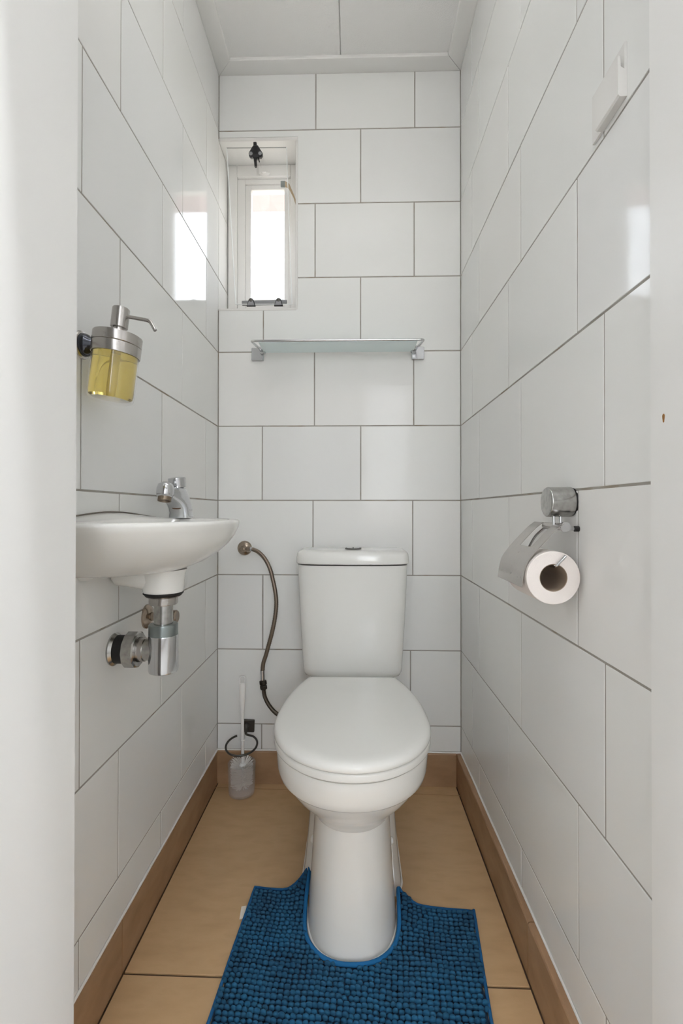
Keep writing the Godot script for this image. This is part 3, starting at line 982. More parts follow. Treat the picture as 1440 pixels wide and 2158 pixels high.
func build_basin() -> void:
	var zc := 0.69
	var t := thing("wash_basin", "small white wall hung wash basin with rounded front beneath the soap dispenser", "sink", Vector3(0, 0, 0))
	var b := MB.new()
	var R := []
	for q in [[0.797, 0.07, 0.085, 0.08], [0.799, 0.11, 0.12, 0.11], [0.804, 0.140, 0.155, 0.14], [0.814, 0.165, 0.190, 0.165], [0.828, 0.188, 0.222, 0.19], [0.845, 0.207, 0.252, 0.215], [0.862, 0.219, 0.272, 0.235], [0.878, 0.2265, 0.285, 0.25], [0.887, 0.2285, 0.290, 0.255]]:
		R.append(dee(q[1], q[2], q[3], zc, 0.0, q[0]))
	R.append(dee(0.2280, 0.2895, 0.255, zc, 0.0, 0.8905, 0.012))
	R.append(dee(0.2255, 0.287, 0.253, zc, 0.0, 0.8935, 0.014))
	R.append(dee(0.2220, 0.283, 0.250, zc, 0.0, 0.8945, 0.0145))
	R.append(dee(0.2150, 0.19, 0.236, zc, 0.055, 0.8945, 0.0145))
	R.append(dee(0.2110, 0.182, 0.232, zc, 0.060, 0.8920, 0.010))
	R.append(dee(0.2040, 0.172, 0.222, zc, 0.065, 0.882))
	R.append(dee(0.186, 0.15, 0.19, zc, 0.075, 0.864))
	R.append(dee(0.155, 0.11, 0.14, zc, 0.085, 0.850))
	R.append(dee(0.125, 0.04, 0.05, zc, 0.09, 0.844))
	b.part(R)
	obj("bowl", b, M.porcelain, t, 45)
	# drain boss and the rib back to the wall
	var d := MB.new()
	d.lathe([Vector2(0.0, 0.801), Vector2(0.043, 0.801), Vector2(0.0405, 0.792), Vector2(0.039, 0.78), Vector2(0.0375, 0.762), Vector2(0.036, 0.758), Vector2(0.0, 0.757)], 40, Transform3D(Basis(), Vector3(0.0955, 0, 0.6885)))
	obj("drain_boss", d, M.porcelain, t)
	var rb := MB.new()
	var rr := []
	for q in [[0.004, 0.775, 0.020], [0.012, 0.769, 0.026], [0.035, 0.767, 0.030], [0.062, 0.762, 0.033], [0.085, 0.760, 0.033]]:
		var o := PackedVector3Array()
		for k in 13:
			var a := PI * k / 12
			o.append(Vector3(q[0], lerpf(0.80, q[1], pow(sin(a), 0.5)), 0.690 - cos(a) * q[2]))
		rr.append(o)
	rb.part(rr)
	obj("wall_rib", rb, M.porcelain, t, 50)
	var cp := MB.new()
	cp.lathe([Vector2(0.0, 0.0), Vector2(0.011, 0.0), Vector2(0.011, 0.012), Vector2(0.008, 0.017), Vector2(0.0, 0.018)], 20, Transform3D(Basis(Vector3.BACK, -PI / 2), Vector3(0.001, 0.8045, 0.7985)))
	obj("fixing_cap", cp, M.white_plastic, t)
	var nt := MB.new()
	nt.lathe([Vector2(0.0, 0.0), Vector2(0.008, 0.0), Vector2(0.008, 0.016), Vector2(0.0, 0.016)], 6, Transform3D(Basis(Vector3.BACK, -PI / 2), Vector3(0.010, 0.8115, 0.787)))
	obj("fixing_nut", nt, mat(col(70, 70, 68), 0.5, 0.7), t, 20)
	var ck := MB.new()
	var p := []
	for i in 13:
		var z := lerpf(0.50, 0.93, i / 12.0)
		var q := clampf(1.0 - absf(z - 0.70) / 0.25, 0.0, 1.0)
		p.append(Vector3(0.001, 0.8952 + 0.0145 * q * q * (3 - 2 * q), z))
	ck.tube(curve(p, 3), 0.0014, 6)
	obj("wall_joint", ck, mat(col(112, 104, 94), 0.8), t)

func build_faucet() -> void:
	var t := thing("faucet", "chrome push button tap standing on the far end of the wash basin", "faucet", Vector3(0.060, 0.8955, 0.500))
	var b := MB.new()
	# leaning body: rounded squares from the foot to the spout
	var rings := []
	for q in [[0.0, -0.0235, 0.0235, -0.022, 0.022], [0.0025, -0.0242, 0.0242, -0.0225, 0.0225], [0.012, -0.0236, 0.0238, -0.0215, 0.0235], [0.022, -0.0240, 0.0228, -0.0205, 0.0270], [0.031, -0.0262, 0.0215, -0.0195, 0.0345], [0.039, -0.0290, 0.0200, -0.0185, 0.0460], [0.046, -0.0308, 0.0186, -0.0175, 0.0590], [0.053, -0.0312, 0.0172, -0.0165, 0.0660], [0.060, -0.0300, 0.0155, -0.0150, 0.0650], [0.0655, -0.0262, 0.0130, -0.0125, 0.0580], [0.068, -0.0200, 0.0100, -0.0090, 0.0460]]:
		var o := PackedVector3Array()
		for k in 36:
			var a := TAU * k / 36
			var ex := 0.5
			var u := signf(cos(a)) * pow(absf(cos(a)), ex)
			var w := signf(sin(a)) * pow(absf(sin(a)), ex)
			# the front narrows to the spout head
			var z: float = lerpf(q[3], q[4], w * 0.5 + 0.5)
			var nar: float = clampf((z - 0.025) / 0.045, 0.0, 1.0) * 0.55
			var x: float = lerpf(q[1], q[2], u * 0.5 + 0.5)
			o.append(Vector3(lerpf(x, -0.014, nar), q[0], z))
		rings.append(o)
	b.part(rings)
	obj("tap_body", b, M.chrome, t, 50)
	var s := MB.new()
	s.lathe([Vector2(0.0, 0.021), Vector2(0.010, 0.0205), Vector2(0.0165, 0.016), Vector2(0.0190, 0.007), Vector2(0.0190, -0.004), Vector2(0.0165, -0.011), Vector2(0.0155, -0.0125), Vector2(0.0, -0.0125)], 32, Transform3D(Basis(Vector3.RIGHT, -0.25), Vector3(-0.014, 0.0575, 0.058)))
	obj("spout_head", s, M.chrome, t, 50)
	var a2 := MB.new()
	a2.lathe([Vector2(0.0, 0.0), Vector2(0.0142, 0.0), Vector2(0.0142, -0.0085), Vector2(0.012, -0.0085), Vector2(0.011, -0.005), Vector2(0.0, -0.005)], 28, Transform3D(Basis(Vector3.RIGHT, -0.25), Vector3(-0.014, 0.0455, 0.0615)))
	obj("aerator", a2, mat(col(142, 128, 112), 0.35, 1.0), t)
	var c := MB.new()
	c.lathe([Vector2(0.0, 0.0), Vector2(0.0135, 0.0), Vector2(0.0135, 0.022), Vector2(0.0185, 0.024), Vector2(0.0195, 0.044), Vector2(0.0185, 0.0460), Vector2(0.010, 0.0475), Vector2(0.0, 0.048)], 32, Transform3D(Basis(Vector3.BACK, 0.08) * Basis(Vector3.RIGHT, 0.12), Vector3(-0.004, 0.046, 0.004)))
	obj("push_button", c, M.chrome, t)
	var e := MB.new()
	e.lathe([Vector2(0.0, 0.0), Vector2(0.0105, 0.0), Vector2(0.0105, 0.001), Vector2(0.0, 0.001)], 24, Transform3D(Basis(Vector3.RIGHT, PI / 2 + 0.25) * Basis().scaled(Vector3(1, 1, 0.28)), Vector3(-0.001, 0.0225, 0.0262)))
	obj("rod_hole", e, mat(col(92, 64, 40), 0.6), t)

func build_trap() -> void:
	var c := Vector3(0.0955, 0.0, 0.6885)
	var t := thing("drain_trap", "chrome bottle trap under the wash basin with pipe into the left wall", "drain pipe", c)
	var w := MB.new()
	w.lathe([Vector2(0.0, 0.757), Vector2(0.0365, 0.757), Vector2(0.0370, 0.7555), Vector2(0.034, 0.7525), Vector2(0.028, 0.749), Vector2(0.0, 0.749)], 36)
	obj("rubber_washer", w, M.rubber, t)
	var fl := MB.new()
	fl.lathe([Vector2(0.0, 0.7535), Vector2(0.031, 0.7535), Vector2(0.0335, 0.751), Vector2(0.030, 0.7485), Vector2(0.0, 0.7485)], 36)
	obj("flange", fl, M.worn, t)
	var n1 := MB.new()
	n1.lathe([Vector2(0.0, 0.7495), Vector2(0.0265, 0.7495), Vector2(0.0265, 0.7365), Vector2(0.0255, 0.7345), Vector2(0.0, 0.7345)], 36)
	obj("upper_nut", n1, M.satin, t)
	var tu := MB.new()
	tu.lathe([Vector2(0.0, 0.736), Vector2(0.0175, 0.736), Vector2(0.0175, 0.690), Vector2(0.0, 0.690)], 32)
	obj("tail_pipe", tu, M.worn, t)
	var n2 := MB.new()
	n2.lathe([Vector2(0.0, 0.697), Vector2(0.0255, 0.697), Vector2(0.0268, 0.695), Vector2(0.0268, 0.676), Vector2(0.0, 0.676)], 36)
	obj("lower_nut", n2, M.verdigris, t)
	var bo := MB.new()
	bo.lathe([Vector2(0.0, 0.6765), Vector2(0.0262, 0.6765), Vector2(0.0272, 0.674), Vector2(0.0272, 0.6115), Vector2(0.0262, 0.607), Vector2(0.0225, 0.605), Vector2(0.0, 0.6045)], 40)
	obj("trap_body", bo, M.chrome, t)
	var hp := MB.new()
	hp.tube([Vector3(-0.012, 0.6475, 0), Vector3(-0.095, 0.6475, 0)], 0.0205, 28)
	obj("waste_pipe", hp, M.worn, t)
	var sl := MB.new()
	sl.tube([Vector3(-0.034, 0.6475, 0), Vector3(-0.047, 0.6475, 0)], 0.0225, 28)
	obj("pipe_collar", sl, M.satin, t)
	var hn := MB.new()
	hn.lathe([Vector2(0.0, 0.0), Vector2(0.0315, 0.0), Vector2(0.034, 0.002), Vector2(0.034, 0.021), Vector2(0.0315, 0.0235), Vector2(0.024, 0.0235), Vector2(0.024, 0.020), Vector2(0.0, 0.020)], 12, Transform3D(Basis(Vector3.BACK, -PI / 2), Vector3(-0.069, 0.6475, 0)))
	obj("wall_nut", hn, M.worn, t, 40)
	var rs := MB.new()
	rs.lathe([Vector2(0.0, -0.001), Vector2(0.030, -0.001), Vector2(0.031, 0.003), Vector2(0.027, 0.008), Vector2(0.022, 0.008), Vector2(0.0, 0.004)], 36, Transform3D(Basis(Vector3.BACK, -PI / 2), Vector3(-0.0955, 0.6475, 0)))
	obj("wall_rosette", rs, M.worn, t)
	var gp := MB.new()
	gp.tube([Vector3(-0.090, 0.6475, 0), Vector3(-0.070, 0.6475, 0)], 0.0265, 28)
	obj("rubber_sleeve", gp, M.rubber, t)

func build_stop_valve() -> void:
	var t := thing("stop_valve", "tarnished angle stop valve with round wall disc behind the drain pipe", "valve", Vector3(0, 0.678, 0.546))
	var b := MB.new()
	b.tube([Vector3(-0.001, 0, 0), Vector3(0.055, 0, 0)], 0.0095, 20)
	obj("valve_body", b, M.bronze, t)
	var d := MB.new()
	d.lathe([Vector2(0.0, -0.001), Vector2(0.0265, -0.001), Vector2(0.0265, 0.003), Vector2(0.023, 0.007), Vector2(0.014, 0.011), Vector2(0.0, 0.012)], 36, Transform3D(Basis(Vector3.BACK, -PI / 2), Vector3(0.0, 0, 0)))
	obj("rosette", d, M.bronze, t)
	var k := MB.new()
	k.lathe([Vector2(0.0, 0.0), Vector2(0.012, 0.0), Vector2(0.0145, 0.003), Vector2(0.0145, 0.012), Vector2(0.012, 0.015), Vector2(0.0, 0.015)], 24, Transform3D(Basis(Vector3.BACK, -PI / 2), Vector3(0.054, 0, 0)))
	obj("valve_knob", k, M.bronze, t)
	var p := MB.new()
	p.tube([Vector3(0.040, 0.005, 0), Vector3(0.040, 0.113, 0.002)], 0.005, 12)
	obj("riser_pipe", p, M.bronze, t)

# ---------------------------------------------------------------- soap dispenser in its wall ring
func build_dispenser() -> void:
	var tilt := Vector3(0, 0, -0.12)
	var at := Vector3(0.0612, 1.1960, 0.800)
	var h := thing("dispenser_holder", "steel ring holder on round wall plate carrying the soap dispenser", "holder", Vector3(0.0, 1.190, 0.800))
	var p := MB.new()
	p.lathe([Vector2(0.0, -0.001), Vector2(0.0225, -0.001), Vector2(0.0235, 0.001), Vector2(0.0225, 0.0035), Vector2(0.020, 0.005), Vector2(0.0, 0.005)], 36, Transform3D(Basis(Vector3.BACK, -PI / 2), Vector3.ZERO))
	obj("wall_plate", p, M.satin, h)
	var dm := MB.new()
	dm.lathe([Vector2(0.0, 0.004), Vector2(0.0195, 0.004), Vector2(0.019, 0.009), Vector2(0.0165, 0.014), Vector2(0.0125, 0.018), Vector2(0.010, 0.0235), Vector2(0.0, 0.025)], 32, Transform3D(Basis(Vector3.BACK, -PI / 2), Vector3.ZERO))
	obj("arm", dm, mat(col(78, 80, 86), 0.12, 1.0), h)
	var r := MB.new()
	var xf := Transform3D(Basis.from_euler(tilt), at - Vector3(0.0, 1.190, 0.800))
	var prof := [Vector2(0.0372, -0.0245), Vector2(0.0382, -0.0245), Vector2(0.0386, -0.0238), Vector2(0.0386, -0.0075), Vector2(0.0380, -0.0068), Vector2(0.0372, -0.0068), Vector2(0.0372, -0.0245)]
	var rings := []
	for q in prof:
		var o := PackedVector3Array()
		for i in 48: o.append(xf * Vector3(q.x * cos(TAU * i / 48), q.y, q.x * sin(TAU * i / 48)))
		rings.append(o)
	r.part(rings, false, false)
	r.orient()
	obj("ring", r, M.satin, h)
	var t := thing("soap_dispenser", "glass soap dispenser with yellow soap and steel pump on the left wall", "soap dispenser", at, tilt)
	var g := MB.new()
	g.lathe([Vector2(0.0, -0.1035), Vector2(0.028, -0.1035), Vector2(0.0335, -0.1015), Vector2(0.0362, -0.097), Vector2(0.0368, -0.09), Vector2(0.0368, -0.007), Vector2(0.0, -0.007)], 48)
	var gm := mat(col(255, 255, 255, 0.03), 0.02)
	gm.transparency = BaseMaterial3D.TRANSPARENCY_ALPHA
	obj("bottle", g, gm, t)
	var s := MB.new()
	s.lathe([Vector2(0.0, -0.0975), Vector2(0.0295, -0.0975), Vector2(0.0338, -0.094), Vector2(0.0350, -0.088), Vector2(0.0350, -0.0245), Vector2(0.0, -0.0245)], 48)
	var sm := mat(col(250, 228, 128, 0.12), 0.0)
	sm.refraction_enabled = true
	sm.refraction_scale = 0.033
	obj("soap", s, sm, t)
	var base := MB.new()
	base.lathe([Vector2(0.0, -0.1025), Vector2(0.027, -0.1025), Vector2(0.0325, -0.1), Vector2(0.0322, -0.098), Vector2(0.0, -0.098)], 48)
	obj("bottle_base", base, gm, t)
	var tb := MB.new()
	tb.tube([Vector3(0, -0.095, 0), Vector3(0, -0.008, 0)], 0.0058, 18)
	obj("dip_tube", tb, mat(col(238, 228, 176), 0.35), t)
	var c := MB.new()
	c.lathe([Vector2(0.0, -0.0063), Vector2(0.0380, -0.0063), Vector2(0.0386, -0.0056), Vector2(0.0386, 0.0088), Vector2(0.0378, 0.0101), Vector2(0.0350, 0.0108), Vector2(0.0, 0.0108)], 48)
	obj("cap", c, M.satin, t)
	var n := MB.new()
	n.lathe([Vector2(0.0, 0.0102), Vector2(0.0095, 0.0102), Vector2(0.0095, 0.024), Vector2(0.0, 0.024)], 24)
	obj("pump_neck", n, M.satin, t)
	var hd := MB.new()
	hd.lathe([Vector2(0.0, 0.0225), Vector2(0.0132, 0.0225), Vector2(0.0138, 0.0235), Vector2(0.0138, 0.0540), Vector2(0.0128, 0.0557), Vector2(0.0, 0.0565)], 32)
	obj("pump_head", hd, M.satin, t)
	var sp := MB.new()
	var spp := curve([Vector3(0.010, 0.0425, 0.002), Vector3(0.030, 0.0405, 0.004), Vector3(0.048, 0.0385, 0.006), Vector3(0.054, 0.0365, 0.0065), Vector3(0.058, 0.0325, 0.007), Vector3(0.0655, 0.0225, 0.008)], 5)
	sp.tube(spp, 0.0031, 14)
	obj("spout", sp, M.satin, t)

# ---------------------------------------------------------------- glass shelf
func build_shelf() -> void:
	var t := thing("glass_shelf", "frosted glass shelf with chrome gallery rail on the back wall above the toilet", "shelf", Vector3(0.405, 1.4465, 0))
	var g := MB.new()
	g.rbox(Vector3(0.50, 0.006, 0.096), 0.001, Transform3D(Basis(), Vector3(0.002, -0.0025, 0.054)))
	var gm := mat(col(224, 244, 244), 0.3)
	gm.backlight_enabled = true
	gm.backlight = Color(1, 1, 1)
	obj("glass_panel", g, gm, t)
	var r := MB.new()
	var p := [Vector3(-0.256, 0.0, 0.022), Vector3(-0.265, 0.0, 0.070), Vector3(-0.2695, 0.0, 0.094), Vector3(-0.267, 0.0, 0.1015), Vector3(-0.259, 0.0, 0.1035)]
	var q := []
	for i in range(p.size() - 1, -1, -1): q.append(Vector3(-p[i].x + 0.002, p[i].y, p[i].z))
	var path := curve(p, 5)
	path.append_array(curve(q, 5))
	r.tube(path, 0.0036, 14)
	obj("gallery_rail", r, M.chrome, t)
	for s in [-1.0, 1.0]:
		var b := MB.new()
		b.rbox(Vector3(0.041, 0.043, 0.010), 0.0015, Transform3D(Basis(), Vector3(s * 0.268 - 0.0015, -0.0105, 0.0045)))
		var bk := obj("bracket", b, M.chrome, t, 20)
		var e := MB.new()
		e.tube([Vector3(s * 0.254, -0.002, 0.006), Vector3(s * 0.2565, 0.0, 0.034)], 0.0062, 16)
		e.rbox(Vector3(0.016, 0.014, 0.014), 0.002, Transform3D(Basis(Vector3.UP, s * 0.5), Vector3(s * 0.250, -0.006, 0.016)))
		obj("clamp", e, M.chrome, bk)

# ---------------------------------------------------------------- toilet paper
func build_roll() -> void:
	var o := Vector3(W, 0.9268, 0.797)
	var t := thing("paper_holder", "worn steel toilet paper holder with curved cover on the right wall", "paper holder", o)
	var p := MB.new()
	p.lathe([Vector2(0.0, 0.0), Vector2(0.0225, 0.0), Vector2(0.0245, 0.001), Vector2(0.0245, 0.037), Vector2(0.0238, 0.0385), Vector2(0.0225, 0.0395), Vector2(0.0, 0.0395)], 40, Transform3D(Basis(Vector3.BACK, PI / 2), Vector3(-0.002, 0, 0)))
	obj("wall_cup", p, M.worn, t)
	var gk := MB.new()
	gk.lathe([Vector2(0.0, -0.001), Vector2(0.0232, -0.001), Vector2(0.0232, 0.0022), Vector2(0.0, 0.0022)], 36, Transform3D(Basis(Vector3.BACK, PI / 2), Vector3(0, 0, 0)))
	obj("wall_gasket", gk, M.rubber, t)
	for x in [-0.031, -0.020]:
		var st := MB.new()
		st.tube([Vector3(x, -0.018, 0.004), Vector3(x, -0.042, 0.006)], 0.0021, 10)
		obj("stem", st, M.chrome, t)
	# hinge barrel along the roll, with a rubber buffer at the wall
	var hb := MB.new()
	hb.tube([Vector3(-0.024, -0.040, -0.046), Vector3(-0.024, -0.040, 0.028)], 0.0062, 18)
	obj("hinge_barrel", hb, M.satin, t)
	var fl := MB.new()
	fl.tube([Vector3(-0.024, -0.040, 0.027), Vector3(-0.024, -0.040, 0.033)], 0.0080, 20)
	fl.tube([Vector3(-0.024, -0.041, 0.030), Vector3(-0.006, -0.043, 0.024)], 0.0032, 12)
	obj("hinge_end", fl, M.chrome, t)
	var bu := MB.new()
	bu.tube([Vector3(-0.007, -0.043, 0.0245), Vector3(0.0, -0.043, 0.0245)], 0.0045, 18)
	obj("buffer", bu, M.rubber, t)
	# sheet cover: a bent strip with a window near the hinge
	var prof := []
	for q in [Vector2(-0.0275, -0.0345), Vector2(-0.040, -0.044), Vector2(-0.052, -0.0565), Vector2(-0.064, -0.0695), Vector2(-0.0745, -0.0815), Vector2(-0.0825, -0.092), Vector2(-0.0875, -0.1015), Vector2(-0.0905, -0.112), Vector2(-0.0925, -0.1235), Vector2(-0.0938, -0.1345)]: prof.append(Vector3(q.x, q.y, 0))
	prof = curve(prof, 3)
	var cv := MB.new()
	var za := -0.086
	var zb := 0.036
	var strip := func(z0: float, z1: float, i0: int, i1: int) -> void:
		var rings := []
		for i in range(i0, i1 + 1):
			var d: Vector3 = (prof[mini(i + 1, prof.size() - 1)] - prof[maxi(i - 1, 0)]).normalized()
			var n := Vector3(-d.y, d.x, 0) * 0.0005
			var a: Vector3 = prof[i]
			rings.append(PackedVector3Array([a + n + Vector3(0, 0, z0), a + n + Vector3(0, 0, z1), a - n + Vector3(0, 0, z1), a - n + Vector3(0, 0, z0)]))
		cv.part(rings)
	strip.call(za, -0.046, 0, 10)
	strip.call(0.006, zb, 0, 10)
	strip.call(za, zb, 10, prof.size() - 1)
	obj("cover", cv, M.satin, t, 30)
	# wire carrying the roll, kinked up at its end
	var w := MB.new()
	w.tube(curve([Vector3(-0.024, -0.041, -0.040), Vector3(-0.034, -0.060, -0.066), Vector3(-0.045, -0.088, -0.076), Vector3(-0.0485, -0.1005, -0.070), Vector3(-0.0485, -0.1005, -0.040), Vector3(-0.0480, -0.1005, 0.020), Vector3(-0.0465, -0.1000, 0.046), Vector3(-0.0420, -0.094, 0.051), Vector3(-0.0330, -0.083, 0.053)], 6), 0.0022, 12)
	obj("wire", w, M.chrome, t)
	var rl := thing("toilet_roll", "partly used white toilet paper roll hanging under the steel cover", "toilet paper", Vector3(0.7675, 0.8085, 0.790))
	var pr := MB.new()
	var prf := [Vector2(0.0215, -0.05), Vector2(0.0403, -0.05), Vector2(0.0413, -0.0492), Vector2(0.0413, 0.0492), Vector2(0.0403, 0.05), Vector2(0.0215, 0.05), Vector2(0.0215, -0.05)]
	var rings := []
	for q in prf:
		var r := PackedVector3Array()
		for i in 56:
			var a := TAU * i / 56
			r.append(Vector3(q.x * cos(a), q.x * sin(a), q.y))
		rings.append(r)
	pr.part(rings, false, false)
	pr.orient()
	var pm := mat(col(238, 230, 224), 0.95)
	pm.heightmap_enabled = true
	pm.heightmap_scale = 0.02
	pm.heightmap_texture = noise_tex(0.1, [], 41, 256)
	triplanar(pm, Vector3(14, 14, 14), false)
	obj("paper", pr, pm, rl)
	var cr := MB.new()
	rings = []
	for q in [Vector2(0.0205, -0.0495), Vector2(0.0216, -0.0495), Vector2(0.0216, 0.0495), Vector2(0.0205, 0.0495), Vector2(0.0205, -0.0495)]:
		var r := PackedVector3Array()
		for i in 40:
			var a := TAU * i / 40
			r.append(Vector3(q.x * cos(a), q.x * sin(a), q.y))
		rings.append(r)
	cr.part(rings, false, false)
	cr.orient()
	obj("core", cr, mat(col(150, 132, 114), 0.9), rl)

# ---------------------------------------------------------------- toilet brush, its cup and the empty wall ring
func build_brush() -> void:
	var c := Vector3(0.0975, 0.0, 0.0600)
	var cup := thing("brush_cup", "frosted glass cup on the floor in the back left corner", "cup", c)
	var g := MB.new()
	var prof := [Vector2(0.0, 0.0005), Vector2(0.036, 0.0005), Vector2(0.0405, 0.004), Vector2(0.0418, 0.012), Vector2(0.0440, 0.098), Vector2(0.0435, 0.0995), Vector2(0.0422, 0.0985), Vector2(0.0402, 0.014), Vector2(0.037, 0.008), Vector2(0.0, 0.007)]
	g.lathe(prof, 48)
	var fm := mat(col(240, 232, 226, 0.24), 0.4)
	fm.transparency = BaseMaterial3D.TRANSPARENCY_ALPHA
	obj("glass_body", g, fm, cup)
	var b := thing("toilet_brush", "white toilet brush with long handle standing in the frosted cup", "brush", c + Vector3(0, 0.010, 0))
	var h := MB.new()
	var hp := [Vector3(0.003, 0.075, 0.0), Vector3(0.0025, 0.13, -0.001), Vector3(0.0015, 0.20, -0.002), Vector3(0.001, 0.245, -0.003)]
	h.tube(hp, [0.0052, 0.0052, 0.0052, 0.0054], 16)
	# flat grip that widens to a slotted end
	var rings := []
	for q in [[0.235, 0.0048, 0.0048], [0.255, 0.0062, 0.0052], [0.285, 0.0082, 0.0055], [0.31, 0.0098, 0.0052], [0.335, 0.0104, 0.0048], [0.343, 0.0104, 0.0046]]:
		var o := PackedVector3Array()
		for k in 20:
			var a := TAU * k / 20
			o.append(Vector3(0.0005 + q[1] * cos(a), q[0], -0.003 + q[2] * sin(a)))
		rings.append(o)
	h.part(rings)
	h.tube(curve([Vector3(-0.0070, 0.338, -0.003), Vector3(-0.0072, 0.350, -0.003), Vector3(-0.0068, 0.361, -0.003), Vector3(-0.004, 0.364, -0.003), Vector3(0.006, 0.3635, -0.003), Vector3(0.0082, 0.361, -0.003), Vector3(0.0085, 0.350, -0.003)], 4), 0.0026, 10)
	h.tube([Vector3(0.0085, 0.351, -0.003), Vector3(0.0080, 0.345, -0.003)], 0.0022, 10)
	obj("handle", h, M.white_plastic, b)
	var gd := MB.new()
	gd.lathe([Vector2(0.004, 0.0), Vector2(0.0082, 0.0), Vector2(0.0082, 0.002), Vector2(0.004, 0.002)], 24, Transform3D(Basis(), Vector3(0.002, 0.159, -0.002)))
	obj("collar", gd, M.white_plastic, b)
	var co := MB.new()
	co.lathe([Vector2(0.0, 0.015), Vector2(0.010, 0.017), Vector2(0.012, 0.03), Vector2(0.012, 0.070), Vector2(0.011, 0.080), Vector2(0.007, 0.086), Vector2(0.0, 0.088)], 20, Transform3D(Basis(), Vector3(0.003, 0, 0)))
	obj("brush_core", co, M.white_plastic, b)
	var br := MB.new()
	for i in 760:
		var a := rng.randf() * TAU
		var y := rng.randf_range(0.012, 0.080)
		var d := Vector3(cos(a), 0, sin(a))
		var l := rng.randf_range(0.032, 0.0375)
		var up := 0.004 + 0.012 * (y / 0.080) + rng.randf_range(-0.003, 0.003)
		var s := Vector3(0.003, y, 0) + d * 0.010
		var e := Vector3(0.0, y + up, 0) + d * l
		var w := 0.0009
		var sd := Vector3(-sin(a), 0, cos(a)) * w
		br.part([PackedVector3Array([s + sd, s - sd * 0.5 + Vector3(0, w, 0), s - sd * 0.5 - Vector3(0, w, 0)]), PackedVector3Array([e + sd, e - sd * 0.5 + Vector3(0, w, 0), e - sd * 0.5 - Vector3(0, w, 0)])])
	var bo := obj("bristles", br, mat(col(238, 234, 228), 0.6), b, 90)
	bo.set_meta("kind", "stuff")
	# wall ring
	var r := thing("brush_ring", "dark metal open ring on square wall plate around the brush handle", "holder", Vector3(0.1065, 0.1925, 0))
	var p := MB.new()
	p.rbox(Vector3(0.0405, 0.0415, 0.009), 0.002, Transform3D(Basis(Vector3.BACK, -0.03), Vector3(0, 0, 0.0045)))
	obj("wall_plate", p, M.dark_metal, r, 20)
	var k := MB.new()
	k.tube(curve([Vector3(-0.003, 0.004, 0.006), Vector3(-0.004, 0.002, 0.018), Vector3(-0.005, -0.010, 0.020), Vector3(-0.0055, -0.021, 0.018)], 5), [0.0068, 0.0068, 0.0068, 0.0066, 0.0064, 0.006, 0.0056, 0.0052, 0.005, 0.005, 0.0048, 0.0046, 0.0044, 0.0042, 0.004, 0.004], 14)
	obj("elbow", k, M.dark_metal, r)
	var ringp := [Vector3(-0.0055, -0.021, 0.018), Vector3(-0.0005, -0.0245, 0.018)]
	var cen := Vector3(-0.0085, -0.034, 0.066)
	for i in 24:
		var a := deg_to_rad(32.0 + 297.0 * i / 23.0)
		var rr := 0.0495
		var q := cen + Vector3(rr * sin(a), 0, -rr * cos(a))
		q.y -= (q.z - cen.z) * 0.20
		ringp.append(q)
	k = MB.new()
	k.tube(curve(ringp, 3), 0.0033, 12)
	obj("hoop", k, M.dark_metal, r)

func build_hook() -> void:
	var t := thing("wall_hook", "white adhesive J shaped hook high on the right wall", "hook", Vector3(W, 1.49, 0.915))
	var fr := Transform3D(Basis(Vector3(-1, 0, 0), Vector3(0, 1, 0), Vector3(0, 0, -1)), Vector3.ZERO)
	var p := MB.new()
	p.slab(PackedVector2Array([Vector2(0.0, -0.035), Vector2(0.0035, -0.035), Vector2(0.0035, 0.036), Vector2(0.002, 0.0372), Vector2(0.0, 0.0372)]), -0.042, 0.042, 0.0006, fr)
	obj("back_plate", p, M.gloss, t, 25)
	var j := MB.new()
	j.slab(PackedVector2Array([Vector2(0.0035, -0.0352), Vector2(0.0095, -0.0352), Vector2(0.0118, -0.0325), Vector2(0.0122, 0.0165), Vector2(0.0112, 0.0182), Vector2(0.0095, 0.0182), Vector2(0.0088, 0.0165), Vector2(0.0082, 0.004), Vector2(0.0035, 0.001)]), -0.042, 0.018, 0.0012, fr)
	obj("prong", j, M.gloss, t, 25)

# ---------------------------------------------------------------- contour bath mat
func mat_lift(x: float, z: float) -> float:
	# the two ears ride up the sides of the pedestal
	var dl := Vector2(x - 0.352, (z - 0.435) * 0.55).length()
	var dr := Vector2(x - 0.558, (z - 0.485) * 0.55).length()
	return 0.032 * exp(-pow(dl / 0.032, 2.0)) + 0.026 * exp(-pow(dr / 0.032, 2.0))

